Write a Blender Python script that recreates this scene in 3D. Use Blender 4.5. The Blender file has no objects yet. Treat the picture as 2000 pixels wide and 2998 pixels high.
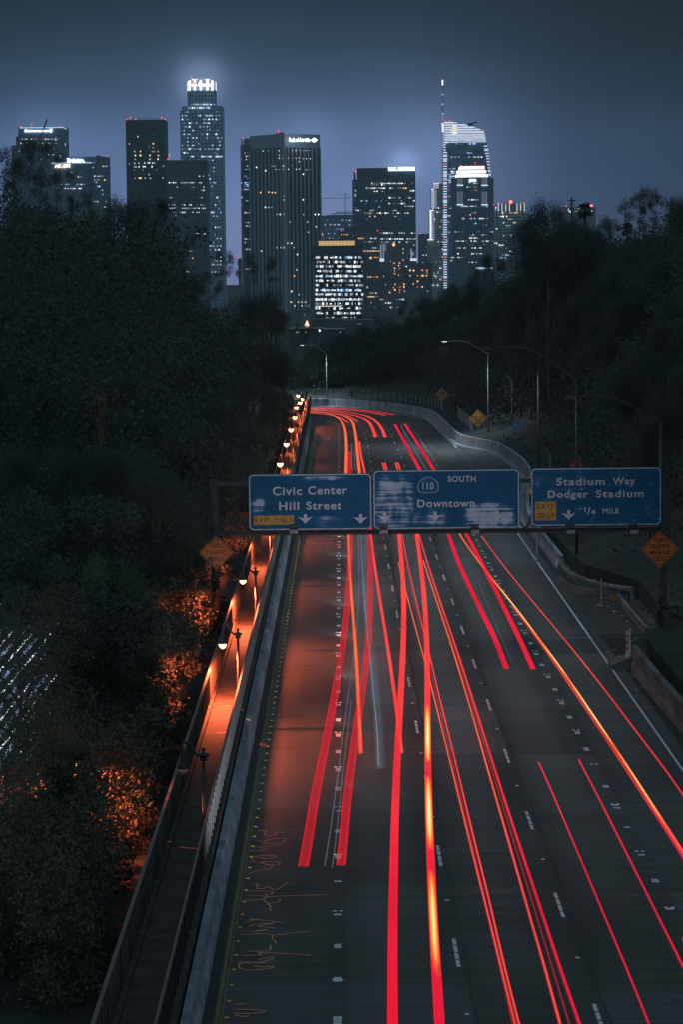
import bpy, math, random
import numpy as np
from mathutils import Vector, Matrix
random.seed(7); RNG = np.random.default_rng(7)
S = bpy.context.scene; COL = S.collection; R = math.radians

# ---------------------------------------------------------------- camera
F = 8400.0; PX, PY = 1000.0, 1499.0; CH = 20.5            # focal length in photo pixels, centre, eye height
_v = Vector(((992-PX)/F, (PY-815)/F, -1.0)).normalized()
_u = Vector((-math.sin(0.0105), math.cos(0.0105), 0.0)); _u = (_u - _v*_u.dot(_v)).normalized()
_x = _v.cross(_u)
ROT = Matrix((_x, _v, _u))
cd = bpy.data.cameras.new('camera'); cam = bpy.data.objects.new('camera', cd); COL.objects.link(cam)
cam.matrix_world = Matrix.Translation((0, 0, CH)) @ ROT.to_4x4()
cd.sensor_fit = 'VERTICAL'; cd.sensor_height = 36; cd.lens = 36*F/2998; cd.clip_start = 1; cd.clip_end = 30000
S.camera = cam
def _ray(px, py): return ROT @ Vector(((px-PX)/F, (PY-py)/F, -1.0))
def atz(px, py, z=0.0):
    d = _ray(px, py); t = (z-CH)/d.z; return (d.x*t, d.y*t)
def aty(px, py, Y):
    d = _ray(px, py); t = Y/d.y; return (d.x*t, CH+d.z*t)

# ---------------------------------------------------------------- world, moonlight, exposure
S.view_settings.view_transform = 'Standard'; S.view_settings.look = 'None'
S.view_settings.exposure = 0; S.view_settings.gamma = 1
W = bpy.data.worlds.new("World"); S.world = W; W.use_nodes = True
nt = W.node_tree; N = nt.nodes; L = nt.links; N.clear()
def nd(t, **k):
    n = N.new(t)
    for a, b in k.items(): setattr(n, a, b)
    return n
def srgb(r, g, b):
    f = lambda c: (c/255/12.92) if c/255 <= 0.04045 else ((c/255+0.055)/1.055)**2.4
    return (f(r), f(g), f(b), 1)
def ramp(stops, src):
    r = nd('ShaderNodeValToRGB'); e = r.color_ramp.elements
    while len(e) > 1: e.remove(e[-1])
    e[0].position = stops[0][0]; e[0].color = stops[0][1]
    for p, c in stops[1:]:
        q = e.new(p); q.color = c
    L.new(src, r.inputs[0]); return r.outputs[0]
def mth(op, a, b=None, clamp=False):
    m = nd('ShaderNodeMath', operation=op, use_clamp=clamp)
    for i, v in enumerate((a, b)):
        if v is None: continue
        if isinstance(v, (int, float)): m.inputs[i].default_value = v
        else: L.new(v, m.inputs[i])
    return m.outputs[0]
tc = nd('ShaderNodeTexCoord'); sep = nd('ShaderNodeSeparateXYZ'); L.new(tc.outputs['Generated'], sep.inputs[0])
zz = mth('MULTIPLY', sep.outputs[2], 5.0, True)           # elevation up to ~11.5 degrees
lo = ramp([(0.0, srgb(122,138,182)), (0.10, srgb(120,138,182)), (0.18, srgb(105,127,172)), (0.25, srgb(90,112,150)), (0.32, srgb(62,82,108)),
           (0.40, srgb(34,51,65)), (0.49, srgb(8,26,33)), (0.75, srgb(28,42,50)), (1.0, srgb(26,40,46))], zz)
side = ramp([(0.0, (.6,.66,.7,1)), (0.12, (.72,.78,.82,1)), (0.3, (.95,.96,.98,1)), (0.45, (1,1,1,1)), (0.57, (.88,.9,.93,1)), (0.66, (.52,.56,.58,1)), (0.8, (.27,.31,.33,1)), (1, (.2,.25,.27,1))],
            mth('ADD', mth('MULTIPLY', sep.outputs[0], 3.8), 0.5, True))
mx = nd('ShaderNodeMixRGB', blend_type='MULTIPLY'); mx.inputs[0].default_value = 1; L.new(lo, mx.inputs[1]); L.new(side, mx.inputs[2])
cur = mx.outputs[0]
# glow round the lit tower tops, painted into the sky as cloud halos
for (px, py, s, c, k) in ((588, 240, .0080, (.15,.20,.33), 1.0), (1185, 480, .0050, (.13,.18,.31), 1.0), (1292, 440, .013, (.07,.10,.18), 1.0),
                          (650, 420, .035, (.020,.034,.075), 1.0), (1250, 440, .03, (.02,.03,.065), 1.0), (130, 400, .014, (.045,.075,.15), 1.0), (905, 395, .008, (.03,.05,.10), 1.0)):
    dv = _ray(px, py).normalized()
    vd = nd('ShaderNodeVectorMath', operation='DISTANCE'); L.new(tc.outputs['Generated'], vd.inputs[0]); vd.inputs[1].default_value = dv
    g = mth('DIVIDE', vd.outputs['Value'], s); g = mth('MULTIPLY', g, g); g = mth('DIVIDE', 1.0, mth('ADD', 1.0, mth('MULTIPLY', g, g) if s < .01 else g))
    if s < .01: pass
    m = nd('ShaderNodeMixRGB', blend_type='ADD'); L.new(mth('MULTIPLY', g, k), m.inputs[0]); L.new(cur, m.inputs[1]); m.inputs[2].default_value = (*c, 1)
    cur = m.outputs[0]
mp = nd('ShaderNodeMapping'); mp.inputs['Scale'].default_value = (5, 1, 24); L.new(tc.outputs['Generated'], mp.inputs[0])
nz = nd('ShaderNodeTexNoise'); nz.inputs['Scale'].default_value = 2.2; nz.inputs['Detail'].default_value = 4; L.new(mp.outputs[0], nz.inputs['Vector'])
cl = ramp([(0.3, (.9,.91,.92,1)), (0.7, (1.10,1.09,1.08,1))], nz.outputs[0])
m = nd('ShaderNodeMixRGB', blend_type='MULTIPLY'); m.inputs[0].default_value = 1; L.new(cur, m.inputs[1]); L.new(cl, m.inputs[2]); cur = m.outputs[0]
# the overcast overhead and behind, lit by the rest of the city
up = mth('SUBTRACT', sep.outputs[2], 0.2); up = mth('MULTIPLY', up, 3.0, True)
back = mth('MULTIPLY', mth('SUBTRACT', 0.88, sep.outputs[1]), 4.0, True)
amb = mth('MAXIMUM', up, back, True)
m = nd('ShaderNodeMixRGB'); L.new(amb, m.inputs[0]); L.new(cur, m.inputs[1]); m.inputs[2].default_value = (0.112, 0.172, 0.202, 1); cur = m.outputs[0]
bg = nd('ShaderNodeBackground'); L.new(cur, bg.inputs[0]); bg.inputs[1].default_value = 1.0
sky = nd('ShaderNodeTexSky', sky_type='NISHITA', sun_disc=False, sun_elevation=R(1), sun_rotation=R(200))
bg2 = nd('ShaderNodeBackground'); L.new(sky.outputs[0], bg2.inputs[0]); bg2.inputs[1].default_value = 0.0006
ad = nd('ShaderNodeAddShader'); L.new(bg.outputs[0], ad.inputs[0]); L.new(bg2.outputs[0], ad.inputs[1])
wo = nd('ShaderNodeOutputWorld'); L.new(ad.outputs[0], wo.inputs[0])
sl = bpy.data.lights.new('moon', 'SUN'); sl.energy = 0.02; sl.angle = R(10); sl.color = (.75, .88, 1)
so = bpy.data.objects.new('moon', sl); so.rotation_euler = (R(35), 0, R(-160)); COL.objects.link(so)

# ---------------------------------------------------------------- helpers
ORG = {}
def tag(o, label=None, cat=None, group=None, kind=None):
    if label: o['label'] = label
    if cat: o['category'] = cat
    if group: o['group'] = group
    if kind: o['kind'] = kind
    return o
def thing(name, label, cat, loc=(0, 0, 0), group=None):
    o = bpy.data.objects.new(name, None); o.empty_display_size = .3; COL.objects.link(o); o.location = loc
    ORG[o.name] = Vector(loc); return tag(o, label, cat, group)
class MB:
    def __init__(s): s.v = []; s.f = []
    def add(s, vs, fs):
        k = len(s.v); s.v += [tuple(p) for p in vs]; s.f += [tuple(i+k for i in q) for q in fs]; return s
    def box(s, x0, x1, y0, y1, z0, z1):
        return s.add([(x0,y0,z0),(x1,y0,z0),(x1,y1,z0),(x0,y1,z0),(x0,y0,z1),(x1,y0,z1),(x1,y1,z1),(x0,y1,z1)],
                     [(0,3,2,1),(4,5,6,7),(0,1,5,4),(1,2,6,5),(2,3,7,6),(3,0,4,7)])
    def tube(s, pts, rad, n=8, cap=True):
        pts = [Vector(p) for p in pts]; rad = rad if isinstance(rad, (list, tuple)) else [rad]*len(pts)
        k = len(s.v); up = Vector((0.01, 0.02, 1))
        for i, p in enumerate(pts):
            t = (pts[min(i+1, len(pts)-1)] - pts[max(i-1, 0)]).normalized()
            a = t.cross(up)
            if a.length < .1: a = t.cross(Vector((1, 0, 0)))
            a.normalize(); b = t.cross(a)
            for j in range(n):
                w = 2*math.pi*j/n; s.v.append(tuple(p + rad[i]*(math.cos(w)*a + math.sin(w)*b)))
        for i in range(len(pts)-1):
            for j in range(n): s.f.append((k+i*n+j, k+i*n+(j+1) % n, k+(i+1)*n+(j+1) % n, k+(i+1)*n+j))
        if cap:
            s.f.append(tuple(k+j for j in range(n))[::-1]); s.f.append(tuple(k+(len(pts)-1)*n+j for j in range(n)))
        return s
    def lathe(s, c, prof, n=14):          # profile of (radius, z)
        k = len(s.v)
        for r_, z in prof:
            for j in range(n):
                w = 2*math.pi*j/n; s.v.append((c[0]+r_*math.cos(w), c[1]+r_*math.sin(w), c[2]+z))
        for i in range(len(prof)-1):
            for j in range(n): s.f.append((k+i*n+j, k+i*n+(j+1) % n, k+(i+1)*n+(j+1) % n, k+(i+1)*n+j))
        s.f.append(tuple(k+j for j in range(n))[::-1]); s.f.append(tuple(k+(len(prof)-1)*n+j for j in range(n)))
        return s
    def prism(s, poly, y0, y1):           # polygon in x,z facing the camera, thickness along y
        n = len(poly); k = len(s.v)
        s.v += [(x, y0, z) for x, z in poly] + [(x, y1, z) for x, z in poly]
        s.f.append(tuple(range(k, k+n))); s.f.append(tuple(range(k+n, k+2*n))[::-1])
        for i in range(n): s.f.append((k+i, k+n+i, k+n+(i+1) % n, k+(i+1) % n))
        return s
    def sweep(s, path, prof):             # profile (offset to the right of travel, z) carried along a ground path
        k = len(s.v); n = len(prof); P = [Vector((p[0], p[1], p[2] if len(p) > 2 else 0)) for p in path]
        for i, p in enumerate(P):
            t = P[min(i+1, len(P)-1)] - P[max(i-1, 0)]; t.z = 0; t.normalize(); r_ = Vector((t.y, -t.x, 0))
            for o, z in prof: s.v.append((p.x+r_.x*o, p.y+r_.y*o, p.z+z))
        for i in range(len(P)-1):
            for j in range(n): s.f.append((k+i*n+j, k+i*n+(j+1) % n, k+(i+1)*n+(j+1) % n, k+(i+1)*n+j))
        s.f.append(tuple(k+j for j in range(n))[::-1]); s.f.append(tuple(k+(len(P)-1)*n+j for j in range(n)))
        return s
    def build(s, name, mat, parent=None, loc=None, smooth=False):
        if loc is not None: o_ = Vector(loc)
        elif parent is not None: o_ = ORG[parent.name]
        else: o_ = Vector((0, 0, 0))
        me = bpy.data.meshes.new(name); me.from_pydata([(a-o_.x, b-o_.y, c-o_.z) for a, b, c in s.v], [], s.f)
        if mat: me.materials.append(mat)
        if smooth: me.polygons.foreach_set('use_smooth', [True]*len(me.polygons))
        me.update()
        o = bpy.data.objects.new(name, me); COL.objects.link(o)
        if parent is not None: o.parent = parent; ORG[o.name] = o_
        else: o.location = o_; ORG[o.name] = o_
        return o
def kids(o): return [c for c in o.children]
def copy_tree(o, parent=None):
    c = o.copy(); COL.objects.link(c); c.parent = parent
    for ch in kids(o): copy_tree(ch, c)
    return c
def text_mesh(body, font_bold=0.0, spacing=1.0):
    c = bpy.data.curves.new('t', 'FONT'); c.body = body; c.size = 1; c.offset = font_bold; c.space_character = spacing; c.extrude = 0.015
    o = bpy.data.objects.new('t', c); COL.objects.link(o)
    dg = bpy.context.evaluated_depsgraph_get(); me = bpy.data.meshes.new_from_object(o.evaluated_get(dg))
    bpy.data.objects.remove(o); v = np.array([p.co for p in me.vertices]); return me, v.min(0), v.max(0)
def text(body, parent, x0, x1, z0, z1, Y, mat, name='lettering', bold=0.012, spacing=1.1, thick=0.012):
    """letters standing in the plane y=Y facing the camera, filling the box x0..x1, z0..z1"""
    me, a, b = text_mesh(body, bold, spacing); o_ = ORG[parent.name]
    for p in me.vertices:
        x = x0+(p.co.x-a[0])/(b[0]-a[0])*(x1-x0); z = z0+(p.co.y-a[1])/(b[1]-a[1])*(z1-z0); y = Y-(p.co.z/0.015)*thick/2
        p.co = (x-o_.x, y-o_.y, z-o_.z)
    me.materials.clear(); me.materials.append(mat); o = bpy.data.objects.new(name, me); COL.objects.link(o); o.parent = parent; return o

def mat(name, col, rough=.8, noise=0, scale=1.0, metal=0, bump=0, spec=.5, col2=None, stretch=(1, 1, 1)):
    m = bpy.data.materials.new(name); m.use_nodes = True; t = m.node_tree; b = t.nodes['Principled BSDF']
    b.inputs['Base Color'].default_value = (*col[:3], 1); b.inputs['Roughness'].default_value = rough
    b.inputs['Metallic'].default_value = metal; b.inputs['Specular IOR Level'].default_value = spec
    if noise or col2:
        c = t.nodes.new('ShaderNodeTexCoord'); mp = t.nodes.new('ShaderNodeMapping'); mp.inputs['Scale'].default_value = stretch
        n = t.nodes.new('ShaderNodeTexNoise'); n.inputs['Scale'].default_value = scale; n.inputs['Detail'].default_value = 6
        r_ = t.nodes.new('ShaderNodeValToRGB'); k = noise
        a = tuple(x*(1-k) for x in col[:3]); d = col2[:3] if col2 else tuple(x*(1+k) for x in col[:3])
        r_.color_ramp.elements[0].color = (*a, 1); r_.color_ramp.elements[1].color = (*d, 1)
        r_.color_ramp.elements[0].position = .35; r_.color_ramp.elements[1].position = .68
        t.links.new(c.outputs['Object'], mp.inputs[0]); t.links.new(mp.outputs[0], n.inputs['Vector'])
        t.links.new(n.outputs[0], r_.inputs[0]); t.links.new(r_.outputs[0], b.inputs['Base Color'])
        if bump:
            bp = t.nodes.new('ShaderNodeBump'); bp.inputs['Strength'].default_value = bump; t.links.new(n.outputs[0], bp.inputs['Height']); t.links.new(bp.outputs[0], b.inputs['Normal'])
    return m
def emis(name, col, st, sample=False):
    m = bpy.data.materials.new(name); m.use_nodes = True; t = m.node_tree; t.nodes.clear()
    e = t.nodes.new('ShaderNodeEmission'); e.inputs[0].default_value = (*col[:3], 1); e.inputs[1].default_value = st
    o = t.nodes.new('ShaderNodeOutputMaterial'); t.links.new(e.outputs[0], o.inputs[0])
    if not sample: m.cycles.emission_sampling = 'NONE'
    return m

# ---------------------------------------------------------------- materials
def road_mat():
    m = bpy.data.materials.new('worn_concrete_road'); m.use_nodes = True; t = m.node_tree; b = t.nodes['Principled BSDF']
    n_ = lambda k: t.nodes.new(k); ln = t.links.new
    c = n_('ShaderNodeTexCoord'); sp = n_('ShaderNodeSeparateXYZ'); ln(c.outputs['Object'], sp.inputs[0])
    def noise(sx, sy, sc, det=5):
        mp = n_('ShaderNodeMapping'); mp.inputs['Scale'].default_value = (sx, sy, 1); n = n_('ShaderNodeTexNoise'); n.inputs['Scale'].default_value = sc; n.inputs['Detail'].default_value = det
        ln(c.outputs['Object'], mp.inputs[0]); ln(mp.outputs[0], n.inputs['Vector']); return n.outputs[0]
    def mm(op, a, b_=None, cl=False):
        q = n_('ShaderNodeMath'); q.operation = op; q.use_clamp = cl
        for i, v in enumerate((a, b_)):
            if v is None: continue
            if isinstance(v, (int, float)): q.inputs[i].default_value = v
            else: ln(v, q.inputs[i])
        return q.outputs[0]
    wear = noise(1, .02, 1.3); groove = noise(.08, 2.2, 1.6, 8); patch = noise(1, .35, .12, 3); fine = noise(1, 1, 9)
    v = mm('MULTIPLY', mm('ADD', mm('MULTIPLY', wear, .55), mm('MULTIPLY', groove, 1.0)), .5)
    v = mm('ADD', v, mm('MULTIPLY', patch, .5)); v = mm('ADD', v, mm('MULTIPLY', fine, .15))
    # skewed transverse joints and a joint along each lane
    jy = mm('ADD', sp.outputs[1], mm('MULTIPLY', sp.outputs[0], .17)); jf = mm('FRACT', mm('DIVIDE', jy, 4.58)); jt = mm('LESS_THAN', jf, .012)
    lx = mm('FRACT', mm('DIVIDE', mm('ADD', sp.outputs[0], .02), 3.58)); jl = mm('LESS_THAN', lx, .008)
    slab = n_('ShaderNodeTexWhiteNoise'); slab.noise_dimensions = '2D'; cb = n_('ShaderNodeCombineXYZ')
    ln(mm('FLOOR', mm('DIVIDE', jy, 13.74)), cb.inputs[0]); ln(mm('FLOOR', mm('DIVIDE', mm('ADD', sp.outputs[0], .02), 3.58)), cb.inputs[1]); ln(cb.outputs[0], slab.inputs['Vector'])
    v = mm('ADD', v, mm('MULTIPLY', mm('SUBTRACT', slab.outputs[0], .5), .16))
    r_ = n_('ShaderNodeValToRGB'); r_.color_ramp.elements[0].position = .60; r_.color_ramp.elements[0].color = (.020, .0215, .022, 1)
    r_.color_ramp.elements[1].position = .90; r_.color_ramp.elements[1].color = (.112, .115, .122, 1); ln(v, r_.inputs[0])
    mx_ = n_('ShaderNodeMixRGB'); ln(mm('MAXIMUM', mm('MULTIPLY', jt, .6), mm('MULTIPLY', jl, .7)), mx_.inputs[0]); ln(r_.outputs[0], mx_.inputs[1]); mx_.inputs[2].default_value = (.02, .02, .022, 1)
    ln(mx_.outputs[0], b.inputs['Base Color']); rr = n_('ShaderNodeMapRange'); ln(wear, rr.inputs[0]); rr.inputs[3].default_value = .45; rr.inputs[4].default_value = .75; ln(rr.outputs[0], b.inputs['Roughness'])
    bp = n_('ShaderNodeBump'); bp.inputs['Strength'].default_value = .25; bp.inputs['Distance'].default_value = .02; ln(groove, bp.inputs['Height']); ln(bp.outputs[0], b.inputs['Normal'])
    return m
M = dict(
 road=road_mat(), asphalt=mat('dark_asphalt', (.025,.03,.034), .8, .35, 1.5, bump=.2), white=mat('worn_white_paint', (.85,.87,.92), .6, .3, 9, col2=(.9,.92,.98)),
 yellowp=mat('worn_yellow_paint', (.20,.16,.06), .7, .4, 5), tar=mat('tar_seal', (.012,.012,.014), .35), targlint=mat('tar_snake_painted_glint', (.95,.36,.18), .35, .2, 4),
 conc=mat('weathered_concrete', (.27,.32,.39), .85, .35, .7, bump=.3, stretch=(1,1,2.5)), wallc=mat('stained_concrete_wall', (.34,.35,.38), .9, .45, .5, bump=.3, stretch=(3,3,.5)),
 concr=mat('dark_stained_concrete', (.15,.16,.17), .9, .4, .8, bump=.3, stretch=(1,.4,2)), walk=mat('walkway_concrete', (.080,.062,.055), .8, .45, 1.6, bump=.3), panel=mat('fence_panel_steel', (.12,.11,.10), .6, .5, .9, stretch=(1,1.6,.15)), rail=mat('painted_rail', (.13,.11,.10), .55, .25, 3),
 dark=mat('dark_painted_steel', (.025,.03,.032), .45, .3, 3), galv=mat('galvanised_steel', (.33,.38,.40), .45, .25, 3, metal=.3), gantry=mat('gantry_steel', (.022,.028,.03), .6, .3, 2),
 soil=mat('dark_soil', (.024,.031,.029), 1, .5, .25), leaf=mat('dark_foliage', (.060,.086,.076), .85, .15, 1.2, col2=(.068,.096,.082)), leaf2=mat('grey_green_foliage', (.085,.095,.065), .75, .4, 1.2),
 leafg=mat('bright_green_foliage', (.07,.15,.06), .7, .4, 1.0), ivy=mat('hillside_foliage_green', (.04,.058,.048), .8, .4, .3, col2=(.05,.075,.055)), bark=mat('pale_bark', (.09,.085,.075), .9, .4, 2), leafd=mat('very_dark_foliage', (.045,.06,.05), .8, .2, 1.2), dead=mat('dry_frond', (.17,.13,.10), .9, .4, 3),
 ochre=mat('orange_sign_sheet', (.85,.25,.07), .7, .12, 2, spec=.05), black=mat('black_paint', (.012,.012,.014), .5), edge=mat('pale_sign_edge', (.55,.60,.65), .5, .3, 6),
 letter=mat('pale_reflective_letter', (.66,.66,.74), .6, .06, 3), yel=mat('yellow_sign_sheet', (.74,.40,.11), .6, .15, 3, spec=.05), redsign=mat('red_orange_sign_sheet', (.75,.12,.10), .5, .3, 4),
 bluesign=mat('light_blue_sign_sheet', (.18,.38,.72), .5, .35, 5), box=mat('grey_lamp_housing', (.30,.30,.32), .6, .2, 6), redp=mat('red_reflective', (.6,.05,.06), .5), tan=mat('tan_wall', (.30,.20,.15), .9, .2, .4),
 skin=mat('dull_tower_cladding', (.15,.19,.22), .7, .15, .02), lens=mat('lamp_glass', (.8,.5,.4), .3),
 sodium=emis('sodium_bulb', (1,.50,.22), 5.5), led=emis('led_lens', (.75,.85,1), 4), beacon=emis('red_beacon', (1,.05,.06), 3.0), beaconb=emis('bright_red_beacon', (1,.10,.07), 6), amber=emis('amber_floodlight', (1,.35,.10), 3),
 sign_w=emis('white_lit_sign', (.82,.9,1), 3.2), sign_o=emis('warm_lit_sign', (1,.85,.72), 2.6), edgeblue=emis('blue_white_edge_light', (.50,.78,1), 1.3), crown=emis('bright_crown_light', (.9,.95,1), 2.6),
 crownd=emis('dim_crown_light', (.30,.38,.55), 1), goldbox=emis('warm_lit_roof_screen', (.95,.66,.27), .85), fin=emis('white_led_fin', (.80,.88,1), 1.4), reddim=emis('red_led', (1,.08,.07), 1), orangeled=emis('orange_led', (1,.35,.15), 1),
 reflw=mat('white_reflector', (.85,.88,.95), .4), refly=mat('yellow_reflector', (.9,.55,.12), .4), rubble=mat('litter_scrap', (.5,.5,.5), .8))
TONE = {}
for k_, c_ in dict(w=(.85,.93,1), y=(1,.88,.66), b=(.35,.6,1), o=(1,.48,.20), c=(.2,.65,.9), g=(.55,.65,.75)).items():
    for j_, s_ in enumerate((.17, .48, 1.0, 1.7)): TONE[k_, j_] = emis('lit_window_%s_%d' % (k_, j_), c_, s_)
def unit_box(mt):
    me = bpy.data.meshes.new('window'); b = MB().box(-.5,.5,-.5,.5,-.5,.5); me.from_pydata(b.v, [], b.f); me.materials.append(mt); return me
UB = {k: unit_box(v) for k, v in TONE.items()}

# ---------------------------------------------------------------- ground and road
WALL = [(15.3,60),(15.25,126.5),(15.1,137.8),(15.0,153)]                       # concrete barrier at the right, near
RIGHT = [(16.2,60),(16.2,126),(16.2,152),(18.6,163),(18.9,181),(16.4,192),(16.1,200),(16.0,231),(17.2,258),(19.2,285),(19.6,306),(19.3,323),(18.5,335.5),(16.8,343.8),(15.2,352),(14.7,371),(14.3,397),(13.6,418),(12.0,429.2),(8.8,441),(3.9,452.5),(-.6,459.8),(-5,461.2),(-20,460),(-60,450),(-120,428)]
def dist_poly(x, y, P):
    best = 1e9
    for (a, b), (c, d) in zip(P[:-1], P[1:]):
        vx, vy = c-a, d-b; t = max(0, min(1, ((x-a)*vx+(y-b)*vy)/(vx*vx+vy*vy))); best = min(best, math.hypot(x-a-t*vx, y-b-t*vy))
    return best
def hprof(t, fac):
    k = [(0, -.2), (.02, 1.15), (1.2, 1.35), (4, 2.4), (15, 7.5), (35, 14), (80, 19), (160, 14), (300, 0), (450, -6.5)]
    z = np.interp(t, [a for a, _ in k], [b for _, b in k]); return (1.15+(z-1.15)*(fac if z > 1.15 else 1)) if t > .001 else -.2
def fac_at(y): return float(np.interp(y, [0, 400, 440, 470], [1, .8, .32, .26]))
def ground_z(x, y):
    if x < -24.5: return hprof(-24.49-x, 1.0) if y < 420 else 2
    if x < -4: return .1
    xr = np.interp(y, [p[1] for p in RIGHT[:18]], [p[0] for p in RIGHT[:18]]) if y < 420 else -1e9
    if y < 461 and x < xr: return 0
    return hprof(dist_poly(x, y, RIGHT), fac_at(y))
def strip(name, P, ts, hf, mt, side=1):
    m = MB(); n = len(ts); Q = [Vector(p) for p in P]
    for i, p in enumerate(Q):
        t = (Q[min(i+1, len(Q)-1)]-Q[max(i-1, 0)]).normalized(); r_ = Vector((t.y, -t.x))*side
        for q in ts:
            w = 0 if q < 2 else min(q*.05, 1.0); m.v.append((p.x+r_.x*q, p.y+r_.y*q, hf(q, p.y)+RNG.uniform(-w, w)))
    for i in range(len(Q)-1):
        for j in range(n-1): m.f.append((i*n+j, i*n+j+1, (i+1)*n+j+1, (i+1)*n+j))
    return tag(m.build(name, mt), kind='structure')
def dense(P, step=6):
    out = []
    for a, b in zip(P[:-1], P[1:]):
        k = max(1, int(math.hypot(b[0]-a[0], b[1]-a[1])/step))
        for i in range(k): out.append((a[0]+(b[0]-a[0])*i/k, a[1]+(b[1]-a[1])*i/k))
    return out+[P[-1]]
TS = [0, .02, .6, 1.2, 2.5, 4, 7, 11, 15, 20, 27, 35, 50, 80, 120, 160, 300, 450]
strip('hillside', dense(RIGHT), TS, lambda q, y: hprof(q, fac_at(y)), M['soil'])
LEFTP = [(-24.5, 40), (-24.5, 415)]
strip('hillside', dense(LEFTP), TS, lambda q, y: hprof(q, 1), M['soil'], -1)
tag(MB().box(-9000, 9000, -300, 14000, -7.5, -6.5).build('ground', M['soil']), kind='structure')
rp = [(-4.4, 20), (24, 20)] + [(x+.2, y) for x, y in RIGHT[:-1]] + [(-120, 400), (-60, 412), (-24, 418), (-4.4, 418)]
m = MB(); m.v = [(x, y, 0) for x, y in rp] + [(x, y, -.4) for x, y in rp]; n = len(rp)
# triangulate the road outline as a fan strip: left edge against right edge
m = MB()
ys = [20] + [p[1] for p in RIGHT[:18]]; xs = [16.4]+[p[0]+.2 for p in RIGHT[:18]]
for (y0, x0), (y1, x1) in zip(zip(ys[:-1], xs[:-1]), zip(ys[1:], xs[1:])):
    m.add([(-4.4, y0, 0), (x0, y0, 0), (x1, y1, 0), (-4.4, y1, 0)], [(0, 1, 2, 3)])
xe = [p for p in RIGHT[17:]]
for a, b in zip(xe[:-1], xe[1:]):
    m.add([(a[0]+.2 if a[1] < 430 else a[0], a[1]+.2, 0), (b[0], b[1]+.2, 0), (b[0], min(418, b[1]-22), 0), (a[0], 418 if a[0] > -25 else min(418, a[1]-22), 0)], [(0, 1, 2, 3)])
tag(m.build('road', M['road']), kind='structure')
tag(MB().add([(-24.8,40,-.02),(-12.2,40,-.02),(-12.2,419,-.02),(-24.8,419,-.02)], [(0,1,2,3)]).build('opposite_road', M['asphalt']), kind='structure')
tag(MB().add([(-12.3,40,.1),(-4.3,40,.1),(-4.3,419,.1),(-12.3,419,.1)], [(0,1,2,3)]).build('verge', M['soil']), kind='structure')
# gravelly shoulder beyond the right edge line
tag(MB().add([(14.75,60,.006),(15.3,60,.006),(15.2,150,.006),(17.9,160,.006),(18.2,181,.006),(15.6,196,.006),(15.4,232,.006),(14.75,232,.006)], [(0,1,2,3,4,5,6,7)]).build('shoulder', M['asphalt']), kind='structure')
tag(MB().add([(-4.05,60,.006),(-3.72,60,.006),(-3.72,395,.006),(-4.05,395,.006)], [(0,1,2,3)]).build('shoulder', M['asphalt']), kind='structure')

# lane lines: far curves as measured along the road
def smooth(P, n=6):
    out = []; P = [Vector((*p, 0)) if len(p) == 2 else Vector(p) for p in P]
    for i in range(len(P)-1):
        a, b, c, d = P[max(i-1, 0)], P[i], P[i+1], P[min(i+2, len(P)-1)]
        for k in range(n):
            t = k/n; out.append(tuple(0.5*((2*b)+(c-a)*t+(2*a-5*b+4*c-d)*t*t+(3*b-a-3*c+d)*t**3)))
    return out+[tuple(P[-1])]
LX = {1: [(-.25,60),(-.22,300),(-.2,370),(-.25,395),(-.8,407.5),(-2.2,415),(-4.8,420.8),(-12,425),(-30,427),(-60,424)],
      2: [(3.37,60),(3.36,300),(3.35,360),(3.0,392),(2.4,407),(1.2,417.5),(-1.1,427),(-4.9,434),(-12,436),(-30,437),(-60,433)],
      3: [(7.0,60),(7.0,300),(6.85,345),(6.55,385),(6.1,402.5),(5.2,415.5),(3.3,427),(-.6,438.7),(-4.9,444.2),(-14,446),(-30,445),(-60,441)],
      4: [(10.54,60),(10.55,300),(10.3,345),(9.95,385),(9.2,406),(7.2,421),(4.5,434),(-.6,446.5),(-5,451.5),(-14,452),(-30,451),(-60,446)],
      5: [(14.1,60),(14.1,200),(14.3,300),(14.0,349),(13.5,379),(12.9,406),(11.7,418.5),(9.5,429.5),(6,441.5),(-.6,453.5),(-5,455.5),(-20,455),(-60,449)]}
def arc(P, z=.008):
    Q = smooth(P); s = [0]
    for a, b in zip(Q[:-1], Q[1:]): s.append(s[-1]+math.hypot(b[0]-a[0], b[1]-a[1]))
    X = [q[0] for q in Q]; Y = [q[1] for q in Q]
    return (lambda d: (float(np.interp(d, s, X)), float(np.interp(d, s, Y)))), s[-1]
def patch(m, fn, s0, s1, w, off=0, z=.008):
    k = max(1, int((s1-s0)/4)); pr = None; 
    for i in range(k+1):
        s = s0+(s1-s0)*i/k; a = fn(s-.3); b = fn(s+.3); t = Vector((b[0]-a[0], b[1]-a[1])).normalized(); c = fn(s); r_ = Vector((t.y, -t.x))
        cur_ = [(c[0]+r_.x*(off-w/2), c[1]+r_.y*(off-w/2), z), (c[0]+r_.x*(off+w/2), c[1]+r_.y*(off+w/2), z)]
        if pr: m.add([pr[0], pr[1], cur_[1], cur_[0]], [(0, 1, 2, 3)])
        pr = cur_
reflect_me = {}
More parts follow.
